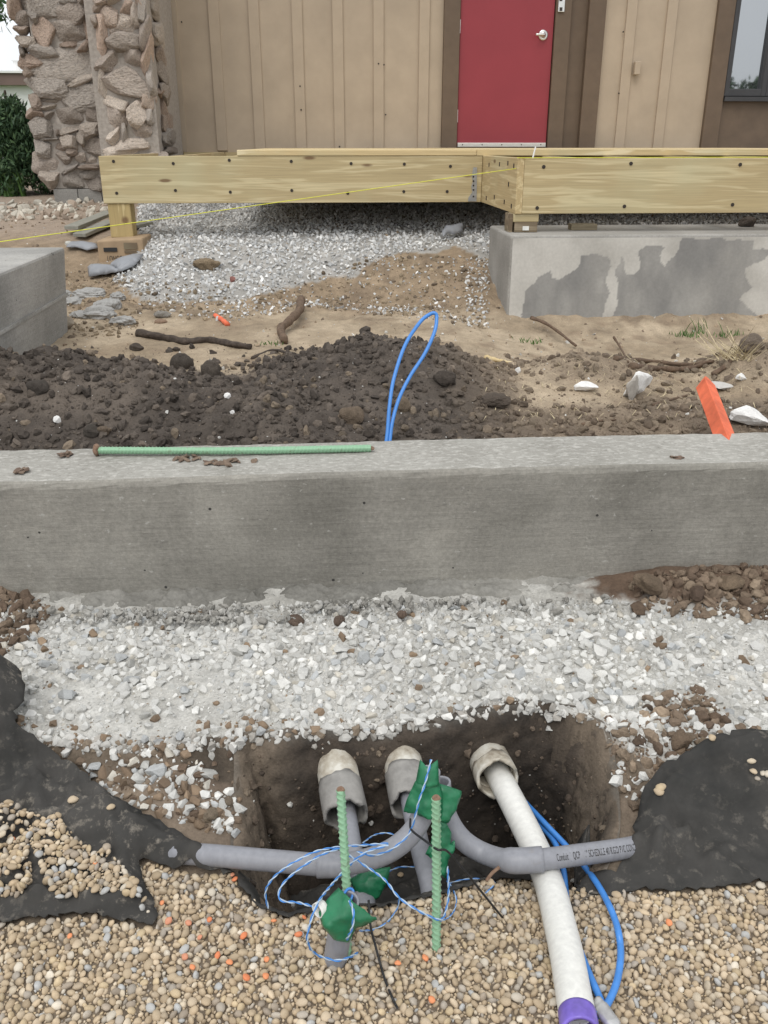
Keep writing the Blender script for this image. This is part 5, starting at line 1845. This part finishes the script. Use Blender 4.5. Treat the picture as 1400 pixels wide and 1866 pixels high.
kv, kf = tube(catmull([kc + np.array([.012 * math.cos(a) * (1 + .2 * math.sin(3 * a)), .008 * math.sin(2 * a), .009 * math.sin(a)]) for a in np.linspace(0, 12, 30)], 3), .0024, 6)
tag(mk('string_knot', kv, kf, MT['cable'], smooth=True), 'blue string knot tied at the left rebar above the tape hood', 'string')

# zip ties
for sq, lab in (([(748, 1492, 1.655), (750, 1512, 1.635), (775, 1532, 1.59), (797, 1548, 1.50), (815, 1551, 1.52), (845, 1584, 1.54), (880, 1628, 1.57), (916, 1672, 1.60)], 'black zip tie binding the conduits to the right rebar, tail hanging'),
                ([(672, 1640, 1.55), (675, 1684, 1.53), (684, 1722, 1.525), (700, 1780, 1.51), (716, 1820, 1.49), (725, 1838, 1.482)], 'black zip tie tail hanging below the green tape hood onto the gravel')):
    o = mk('zip_tie', *tube(PG(sq, .007), .0021, 8), MT['black'], smooth=True)
    tag(o, lab, 'zip tie')
c = P(797, 1548, 1.505)
# conduit fastening scrap
sc_ = G(893, 1612)
tag(mk('rusty_scrap', *tube(catmull([sc_ + np.array([-.01, -.01, .02]), sc_ + np.array([.004, 0, .03]), sc_ + np.array([.018, .005, .038])], 5), .0035, 7), MT['rust'], smooth=True), 'small rusty scrap of wire on the pit lip', 'scrap')

# ================================================================== yard debris
def lies(px, py, lift=0.0, tmin=2.7):
    c = G(px, py, tmin)
    return c + np.array([0, 0, lift])


def stick(pts, r, label, mat='twig', name='stick', taper=.6, group=None, lift=None):
    g = [lies(a, b) + np.array([0, 0, (lift[i] if lift else r * .7)]) for i, (a, b) in enumerate(pts)]
    p = catmull(g, 8)
    rr = r * np.linspace(1, taper, len(p)) * (1 + .12 * np.sin(np.arange(len(p)) * 1.3))
    return tag(mk(name, *tube(p, rr, 10, True, lambda s, a: r * .10 * np.sin(3 * a + 25 * s)), MT[mat], smooth=True), label, 'stick', group)


stick([(252, 612), (300, 620), (340, 628), (380, 624), (420, 632), (457, 637)], .019, 'thick charred branch lying on the sand behind the dark soil pile', 'bark', 'branch', .7)
stick([(550, 562), (545, 585), (525, 602), (512, 612), (520, 628)], .022, 'gnarled root poking from the sandy slope beside the charred branch', 'twig', 'root', .8, None, [.05, .05, .04, .03, .02])
stick([(966, 599), (1000, 610), (1049, 637)], .010, 'straight twig leaning against the footing ledge', lift=[.06, .05, .02])
stick([(1122, 657), (1180, 661), (1250, 668), (1300, 662)], .012, 'long brown twig above the snapped branch')
stick([(1150, 672), (1200, 676), (1255, 676), (1295, 662)], .015, 'snapped branch with pale torn end by the white stones')
stick([(1117, 632), (1130, 645), (1145, 664)], .006, 'small hooked twig behind the long brown twig', lift=[.05, .03, .01])
stick([(1298, 686), (1325, 668), (1338, 650), (1345, 642)], .011, 'curved root by the dry grass clump')
stick([(1060, 776), (1085, 770), (1110, 768), (1135, 766)], .006, 'thin reddish root behind the wall edge')
stick([(1190, 740), (1230, 728), (1252, 722)], .006, 'thin grey twig beside the orange stake')
stick([(885, 655), (905, 660), (932, 665)], .012, 'pale split of wood on the soil', 'pale', 'wood_splinter')
stick([(392, 578), (405, 586), (415, 594)], .012, 'orange wood splinter on the sandy slope', 'orange', 'wood_splinter', 1)
stick([(460, 655), (500, 640), (540, 652)], .008, 'dark twig stuck on top of the soil pile', 'bark')

# orange stake
sa, sb = P(1284, 700, 3.02), P(1322, 800, 2.72)
d = (sb - sa) / np.linalg.norm(sb - sa)
u = np.cross(d, np.array([0, 1.0, 0.2]))
u /= np.linalg.norm(u)
w = np.cross(d, u)
hs_ = .023
ang = math.radians(50)
u2, w2 = u * math.cos(ang) + w * math.sin(ang), w * math.cos(ang) - u * math.sin(ang)
ring = [u2 * hs_ + w2 * hs_, -u2 * hs_ + w2 * hs_, -u2 * hs_ - w2 * hs_, u2 * hs_ - w2 * hs_]
tip = [sa - d * .03 + w2 * .012 + q * .22 for q in ring]
sb2 = sb + d * .12
Vs = np.array(tip + [sa + d * .02 + q for q in ring] + [sb2 + q for q in ring])
Fs = [(3, 2, 1, 0), (0, 1, 5, 4), (1, 2, 6, 5), (2, 3, 7, 6), (3, 0, 4, 7), (4, 5, 9, 8), (5, 6, 10, 9), (6, 7, 11, 10), (7, 4, 8, 11), (8, 9, 10, 11)]
stk = bevel(mk('survey_stake', Vs, Fs, MT['orange']), .002, 1)
tag(stk, 'orange painted wooden stake leaning out of the soil behind the wall', 'stake')

# white rocks and other lumps
def shard(seed):
    v, f = ico(3)
    r = np.random.default_rng(seed)
    for _ in range(8):
        nn = r.normal(size=3)
        nn /= np.linalg.norm(nn)
        v = v - np.maximum(v @ nn - r.uniform(.35, .7), 0)[:, None] * nn * .95
    v = wob(wob(v, .03, 4, seed + 1, 5), .02, 10, seed + 2, 5)
    return v / np.abs(v).max(0), f


wm = [shared('rock', shard(500 + 5 * i), MT['limei'], False) for i in range(5)]


def rock(px, py, w, h, label, col, rot=(0, 0, 0), name='rock', group=None, mesh=None, sink=.35, cat='rock'):
    c = lies(px, py)
    d_ = (c - CAM) @ FW
    a, b = w * d_ / F / 2, h * d_ / F / 2
    o = inst(name, mesh or wm[random.randrange(5)], None, c + np.array([0, 0, b * (1 - sink)]), rot, (a, a * .6, b * 1.05), col)
    return tag(o, label, cat, group)


W_ = (.80, .79, .77)
rock(1068, 712, 48, 20, 'oblong white rock lying on the brown soil', W_, (0, .1, 0))
rock(1160, 722, 54, 60, 'tall white rock slab standing in the soil', W_, (.2, .9, .2))
rock(1152, 728, 40, 56, 'grey pointed rock leaning on the tall white slab', (.42, .39, .35), (.1, 0, .4))
rock(1365, 776, 84, 40, 'large flat white rock beside the orange stake', W_, (0, .35, 0))
rock(1315, 710, 50, 16, 'thin grey-white rock behind the orange stake', (.55, .53, .5), (0, .2, 0))
rock(1350, 694, 22, 16, 'small white rock beyond the orange stake', W_, (0, .4, 0))
rock(945, 680, 14, 14, 'white pebble near the pale wood split', W_)
rock(1370, 640, 46, 34, 'rounded brown boulder behind the dry grass', (.20, .16, .125), mesh=cm[1])
rock(415, 727, 13, 14, 'white chip in the gap between the soil piles', W_)
rock(425, 755, 12, 10, 'small white chip beside the dark soil slope', W_)
rock(105, 772, 14, 18, 'white chip on the dark soil pile', W_)
rock(377, 490, 48, 24, 'tan rock bedded in the grey gravel', (.27, .205, .135), mesh=cm[2])
rock(295, 578, 30, 14, 'smooth grey rock at the gravel toe', (.30, .28, .25), mesh=cm[3])
rock(295, 589, 24, 10, 'small reddish rock below the smooth grey rock', (.36, .25, .18), mesh=cm[4])
rock(424, 514, 12, 12, 'small red stone in the grey gravel', (.28, .13, .11))
rock(120, 600, 36, 28, 'angular tan rock beside the concrete block', (.38, .32, .25))
rock(85, 610, 40, 20, 'flat orange-tan rock beside the concrete block', (.40, .29, .19))
rock(250, 638, 24, 14, 'dark clod on the sand beyond the soil pile', (.11, .09, .075), mesh=cm[1])
rock(322, 640, 14, 10, 'small dark clod below the charred branch', (.11, .09, .075), mesh=cm[2])
rock(640, 770, 48, 36, 'brown clay block in the dark soil beside the blue loop', (.19, .145, .105), mesh=cm[0])
rock(735, 750, 24, 34, 'tan clay lump against the blue loop', (.23, .18, .13), mesh=cm[3])
rock(335, 672, 44, 36, 'big dark clod on the shoulder of the left soil pile', (.09, .076, .064), mesh=cm[4])
rock(385, 690, 36, 40, 'upright grey-brown clod between the soil piles', (.12, .10, .083), mesh=cm[5])
rock(70, 715, 40, 28, 'broad dark clod in the left soil pile', (.082, .070, .060), mesh=cm[0])
rock(170, 795, 30, 24, 'blocky clod at the foot of the left soil pile', (.085, .073, .062), mesh=cm[1])
rock(190, 790, 28, 18, 'brown broken clod beside the rebar head', (.17, .13, .095), mesh=cm[2])
rock(900, 740, 56, 30, 'large mid-brown clod right of the blue loop', (.115, .092, .074), mesh=cm[3])
rock(810, 700, 44, 30, 'dark split clod right of the blue loop', (.09, .074, .062), mesh=cm[5])
# concrete spill
spill = [(165, 540, 60, 26), (130, 555, 40, 20), (200, 560, 50, 24), (180, 575, 60, 26), (215, 545, 30, 18), (150, 578, 36, 16), (225, 588, 44, 18), (120, 540, 26, 16)]
sroot = empty('concrete_spill', lies(175, 575))
tag(sroot, 'lumpy grey concrete spill at the edge of the gravel mound', 'concrete')
for k, (px, py, w, h) in enumerate(spill):
    c = lies(px, py)
    d_ = (c - CAM) @ FW
    v, f = lump(4, .10, 2.4, 600 + k)
    v = wob(v, .05, 7, 640 + k)
    mk('spill_lump', v * np.array([w, w * .75, h]) * d_ / F / 2 + c + np.array([0, 0, .01]), f, MT['conf'] if False else MT['conc2'], sroot, smooth=False)

# objects on the footing
c = hy(1062, 411, 5.2)
o = bevel(mk('wood_offcut', *box(c[0] - .075, c[0] + .075, 5.16, 5.24, zt - .001, zt + .034), MT['oldwood']), .004)
tag(o, 'short brown wood offcut lying on the footing block', 'offcut')
c = hy(1362, 404, 5.35)
tag(inst('rock', cm[2], None, (c[0], 5.35, zt + .02), (0, 0, 1), (.055, .045, .04), (.12, .10, .085)), 'dark clod resting on the footing under the beam', 'rock')

# carton, plastic, planks by the left post
cx = hy(218, 455, 6.0)
a_, b_ = hy(178, 455, 5.98), hy(262, 455, 5.98)
z0, z1 = hy(218, 486, 5.98)[2], hy(218, 434, 5.98)[2]
car = empty('cardboard_carton', (cx[0], 6.1, z0))
tag(car, 'printed brown cardboard carton under the left deck post', 'carton')
v, f = box(a_[0], b_[0], 5.98, 6.3, z0 - .03, z1)
v[[4, 7], 2] -= .015
bevel(mk('carton_body', v, f, MT['carton'], car), .012, 3)
mk('print_band', *box(a_[0] + .04, a_[0] + .125, 5.973, 5.9785, z0 + .095, z0 + .120), MT['ink'], car)
mk('print_panel', *box(a_[0] + .17, a_[0] + .255, 5.973, 5.9785, z0 + .11, z0 + .15), MT['oldwood'], car)
mk('print_panel', *box(a_[0] + .17, a_[0] + .255, 5.973, 5.9785, z0 + .085, z0 + .102), MT['oldwood'], car)
text_on_pipe('LONGO', np.array([a_[0] + .055, 5.975, z0 + .035]), np.array([a_[0] + .155, 5.975, z0 + .035]), 0, .05, car)
for k, (sq, lab) in enumerate([([(160, 486, 5.72), (190, 484, 5.72), (205, 486, 5.70), (218, 492, 5.68), (240, 475, 5.72), (262, 464, 5.8), (248, 482, 5.7), (222, 494, 5.66), (190, 500, 5.66), (162, 504, 5.66)], 'grey plastic sheet curled below the carton'),
                                ([(196, 484, 5.73), (222, 476, 5.78), (262, 463, 5.82), (252, 476, 5.74), (236, 486, 5.72), (216, 494, 5.70), (206, 488, 5.69)], 'upper lip of grey plastic folded against the carton'),
                                ([(126, 442, 6.25), (150, 440, 6.2), (176, 444, 6.15), (180, 452, 6.1), (160, 456, 6.1), (140, 450, 6.15), (120, 450, 6.2)], 'grey plastic strip under the stacked planks'),
                                ([(806, 420, 5.85), (812, 412, 5.9), (845, 407, 6.0), (844, 422, 5.92), (828, 426, 5.86), (818, 424, 5.86), (808, 431, 5.8)], 'grey plastic flap curled on the gravel under the deck'),
                                ([(346, 481, 5.52), (370, 476, 5.6), (400, 479, 5.6), (405, 484, 5.55), (390, 482, 5.54), (365, 484, 5.52)], 'grey plastic scrap lying over the tan rock')]):
    V, Fc = sheet([PG([q, q], .022, 1)[0] for q in sq], .018, .006, 12, k, .05 if k < 2 else .025)
    tag(solid(mk('plastic_sheet', V, Fc, MT['plastic'], smooth=True), .004), lab, 'plastic')
for k, (a, b, lab) in enumerate([((132, 432), (204, 402), 'grey plank, topmost of the scrap lumber beside the post'), ((146, 440), (206, 414), 'grey plank, lower one in the scrap lumber beside the post'), ((232, 420), (270, 412), 'short grey plank end right of the left post')]):
    pa, pb = lies(*a, .06 - .02 * k), lies(*b, .06 - .02 * k)
    d = (pb - pa) / np.linalg.norm(pb - pa)
    sd_ = np.cross(d, [0, 0, 1.0])
    sd_ /= np.linalg.norm(sd_)
    up_ = np.cross(sd_, d)
    V = np.array([p + s1 * sd_ * .05 + s2 * up_ * .012 for p in (pa, pb) for s1, s2 in ((-1, -1), (1, -1), (1, 1), (-1, 1))])
    tag(bevel(mk('scrap_plank', V, [(0, 1, 2, 3), (7, 6, 5, 4), (0, 4, 5, 1), (1, 5, 6, 2), (2, 6, 7, 3), (3, 7, 4, 0)], MT['greyply']), .003), lab, 'plank', 'scrap lumber by the deck post')
for k, (px, py, w) in enumerate([(165, 411, 22), (150, 415, 18), (136, 424, 20), (126, 453, 14)]):
    c = lies(px, py, .03)
    r = w * 6.2 / F / 2
    tag(inst('tile_scrap', wm[k % 5], None, c, (.1, .1, k), (r, r * .5, .018), (.56, .56, .52)), ['pale flat scrap atop the grey planks', 'cream scrap beside the pale flat scrap', 'whitish scrap at the left plank ends', 'white chip on the corner of the concrete block'][k], 'scrap')

# ================================================================== string lines
ys = [P(-40, 446, 3.95), P(940, 307, 5.0 * 1.0 / 1.077 + .02)]
e1 = hy(941, 307, YR - .006)
e0 = hy(-60, 449, 3.9)
p, _ = resample([e0, e1], .25)
tag(mk('string_line', *tube(p, .0019, 6), MT['yellow'], smooth=True), 'taut yellow string line slanting from the concrete block to the deck corner', 'string')
e2 = hy(942, 291, YR - .004)
tag(mk('string_line', *tube([np.array([e2[0], YR - .005, ZD + .002]), np.array([4.0, YR + .03, ZD + .006])], .0018, 6), MT['yellow']), 'yellow string line running along the top of the front deck beam', 'string')
s0, s1 = hy(976, 268, YR + .5), hy(971, 288, YR + .06)
tag(mk('white_cord', *tube([s0, s1], .0045, 6), MT['white']), 'short white cord rising from the deck corner in front of the door', 'cord')

# ================================================================== plants
def leaves(c, rad, n, size, cols, seed, core=.25):
    r = np.random.default_rng(seed)
    d = r.normal(size=(n, 3))
    d /= np.linalg.norm(d, axis=1)[:, None]
    q = c + d * rad * (core + (1 - core) * r.uniform(size=(n, 1)) ** .45)
    return q


def leaf_mesh(name, q, size, cols, parent, seed, elong=1.6, upb=0.0):
    r = np.random.default_rng(seed)
    n = len(q)
    a = r.normal(size=(n, 3)) + np.array([0, 0, upb])
    a /= np.linalg.norm(a, axis=1)[:, None]
    b = np.cross(a, r.normal(size=(n, 3)))
    b /= np.linalg.norm(b, axis=1)[:, None] + 1e-9
    s = size * r.uniform(.6, 1.4, (n, 1))
    V = np.stack([q - a * s * elong, q + b * s * .6, q + a * s * elong, q - b * s * .6], 1).reshape(-1, 3)
    Fc = np.arange(4 * n).reshape(n, 4)
    C_ = np.repeat(cols[r.integers(0, len(cols), n)] * r.uniform(.75, 1.25, (n, 1)), 4, 0)
    return mk(name, V, Fc, MT['leafd'], parent, False, C_)


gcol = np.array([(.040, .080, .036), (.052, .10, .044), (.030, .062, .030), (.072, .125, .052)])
bc = hy(36, 345, 9.3)
bush = empty('evergreen_shrub', (bc[0], 9.3, .88))
tag(bush, 'dense dark evergreen shrub beside the stone pier', 'shrub')
q = []
for k in range(46):
    t = k / 46
    ang = k * 2.4
    rr = .42 * (1 - t ** 1.6) + .04
    q.append(leaves(np.array([bc[0] + math.cos(ang) * rr * .7, 9.3 + math.sin(ang) * rr * .7, 1.0 + t * .62]), np.array([.15, .15, .18]), 330, 1, None, k))
leaf_mesh('foliage', np.vstack(q), .014, gcol, bush, 5, 2.0, 1.2)
mk('stem', *tube([(bc[0], 9.3, .8), (bc[0], 9.3, 1.8)], [.04, .01], 8), MT['bark'], bush)
pc = hy(18, 352, 9.0)
gr = empty('iris_clump', (pc[0], 9.0, .88))
tag(gr, 'leafy green clump of strap leaves at the foot of the shrub', 'plant')
for k in range(38):
    a = random.uniform(0, 6.28)
    L = random.uniform(.18, .34)
    b0 = np.array([pc[0] + random.uniform(-.16, .16), 9.0 + random.uniform(-.1, .1), .88])
    dr = np.array([math.cos(a), math.sin(a), 0])
    pts = [b0, b0 + dr * L * .2 + np.array([0, 0, L * .7]), b0 + dr * L * .6 + np.array([0, 0, L * .85])]
    p = catmull(pts, 4)
    sd_ = np.array([-dr[1], dr[0], 0]) * .012
    wv = np.linspace(1, .1, len(p))[:, None]
    V = np.vstack([p - sd_ * wv, p + sd_ * wv])
    m_ = len(p)
    mk('leaf', V, [(i, i + 1, m_ + i + 1, m_ + i) for i in range(m_ - 1)], MT['grass'], gr)
for k, (px, py, nb, hgt) in enumerate([(960, 624, 22, .05), (1250, 612, 34, .06), (1280, 606, 12, .13), (1325, 612, 26, .06), (495, 628, 20, .04)]):
    c = lies(px, py)
    V, Fc = [], []
    for j in range(nb):
        a = random.uniform(0, 6.28)
        b0 = c + np.array([random.gauss(0, .04), random.gauss(0, .02), -.005])
        L = hgt * .6 * random.uniform(.5, 1.3)
        t_ = b0 + np.array([math.cos(a) * L * .6, math.sin(a) * L * .6, L])
        sd_ = np.array([.0025, 0, 0])
        i = len(V)
        V += [b0 - sd_, b0 + sd_, (b0 + t_) / 2 + sd_ * .8 + np.array([0, 0, L * .12]), t_, (b0 + t_) / 2 - sd_ * .8 + np.array([0, 0, L * .12])]
        Fc.append((i, i + 1, i + 2, i + 3, i + 4))
    o = mk('grass_tuft', np.array(V), Fc, MT['grass'], kind='stuff')
    tag(o, ['small grass tuft under the footing corner', 'grass tuft at the middle of the footing ledge', 'tall grass blades against the footing', 'grass tuft beside the dry grass clump', 'sparse grass by the gnarled root'][k], 'grass')
c = lies(1345, 655)
V, Fc = [], []
for j in range(70):
    a = random.uniform(0, 6.28)
    b0 = c + np.array([random.gauss(0, .03), random.gauss(0, .02), 0])
    L = random.uniform(.06, .20)
    t_ = b0 + np.array([math.cos(a) * L * .7 - .03, math.sin(a) * L * .5, L * random.uniform(.2, .8)])
    i = len(V)
    V += [b0 - np.array([.0025, 0, 0]), b0 + np.array([.0025, 0, 0]), t_ + np.array([.0012, 0, .001]), t_ - np.array([.0012, 0, 0])]
    Fc.append((i, i + 1, i + 2, i + 3))
o = mk('dry_grass', np.array(V), Fc, MT['straw'])
tag(o, 'dry straw clump with roots on the soil by the footing', 'grass')
# dry rootlets in the soil
V, Fc = [], []
for j in range(150):
    c = lies(random.uniform(880, 1390), random.uniform(655, 770))
    a = random.uniform(0, 6.28)
    L = random.uniform(.02, .07)
    d = np.array([math.cos(a), math.sin(a), 0])
    i = len(V)
    n_ = np.array([-d[1], d[0], 0]) * .0013
    c = c + np.array([0, 0, .006])
    m_ = c + d * L * .5 + np.array([0, 0, .012])
    e = c + d * L + n_ * 5
    V += [c - n_, c + n_, m_ + n_, e, m_ - n_]
    Fc.append((i, i + 1, i + 2, i + 3, i + 4))
o = mk('rootlets', np.array(V), Fc, MT['straw'], kind='stuff')
tag(o, 'fine dry rootlets scattered through the brown soil', 'roots')

# background: tree, white building, lawn, and the tree row the window mirrors
lawn = mk('lawn', *box(-40, -5.3, 11, 40, .80, .905), MT['lawn'], kind='structure')
hb = hy(-60, 133, 24)
far = empty('far_building', (hb[0], 24, .86))
tag(far, 'white walled building with brown fascia beyond the shrub', 'building')
xr = hy(66, 133, 24)[0]
mk('wall', *box(xr - 14, xr - .2, 24.2, 34, .5, hy(20, 155, 24)[2]), MT['fwall'], far)
mk('fascia', *box(xr - 14.3, xr, 24, 34.3, hy(20, 155, 24)[2], hy(20, 133, 24)[2]), MT['fasc'], far)
mk('roof_edge', *box(xr - 14.4, xr + .1, 23.95, 34.4, hy(20, 133, 24)[2], hy(20, 129, 24)[2]), MT['fwall'], far)
vp = hy(30, 112, 26)
mk('roof_vent', *tube([np.array([vp[0], 26, vp[2] - .9]), vp, vp + np.array([0, 0, .02])], [.09, .09, .14], 10), MT['fwall'], far)


def tree(label, x, y, h, spread, n, seed, cols=gcol * 1.2, lsize=.05):
    t = empty('tree', (x, y, .85))
    tag(t, label, 'tree')
    r = random.Random(seed)
    mk('trunk', *tube(catmull([(x, y, .6), (x + .1, y, h * .3), (x - .1, y + .1, h * .6), (x, y, h * .85)], 5), [.22 - .012 * i for i in range(16)], 9), MT['bark'], t, smooth=True)
    qs = []
    for k in range(30):
        a, e = r.uniform(0, 6.28), r.uniform(.5, 1)
        rr = spread * math.sin((e - .4) * 3.6) * r.uniform(.4, 1)
        c = np.array([x + math.cos(a) * rr, y + math.sin(a) * rr, .85 + h * e])
        if k < 9:
            mk('limb', *tube([np.array([x, y, .85 + h * e * .6]), (c + np.array([x, y, .85 + h * e * .7])) / 2, c], [.07, .05, .02], 6), MT['bark'], t)
        qs.append(leaves(c, spread * np.array([.34, .34, .26]), n // 30, 1, None, seed * 50 + k, .1))
    leaf_mesh('crown', np.vstack(qs), lsize, cols, t, seed)
    return t


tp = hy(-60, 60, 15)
tree('leafy tree above the white building behind the shrub', tp[0] - .3, 15, 4.0, 1.5, 8000, 3, cols=gcol * 2.0, lsize=.04)  # haze put into the colour: crown leaves lightened
for k, (x, y, h, s_) in enumerate([(4, -44, 4.0, 3.2), (11, -46, 4.6, 3.4), (18, -44, 3.6, 3.0), (25, -46, 5.0, 3.6), (32, -45, 4.2, 3.4), (-4, -46, 4.0, 3.4)]):
    tree(['round tree', 'broad tree', 'low tree', 'tall tree', 'spreading tree', 'lone tree'][k] + ' across the street, mirrored in the window', x, y, h, s_, 3000, 20 + k, lsize=.16)
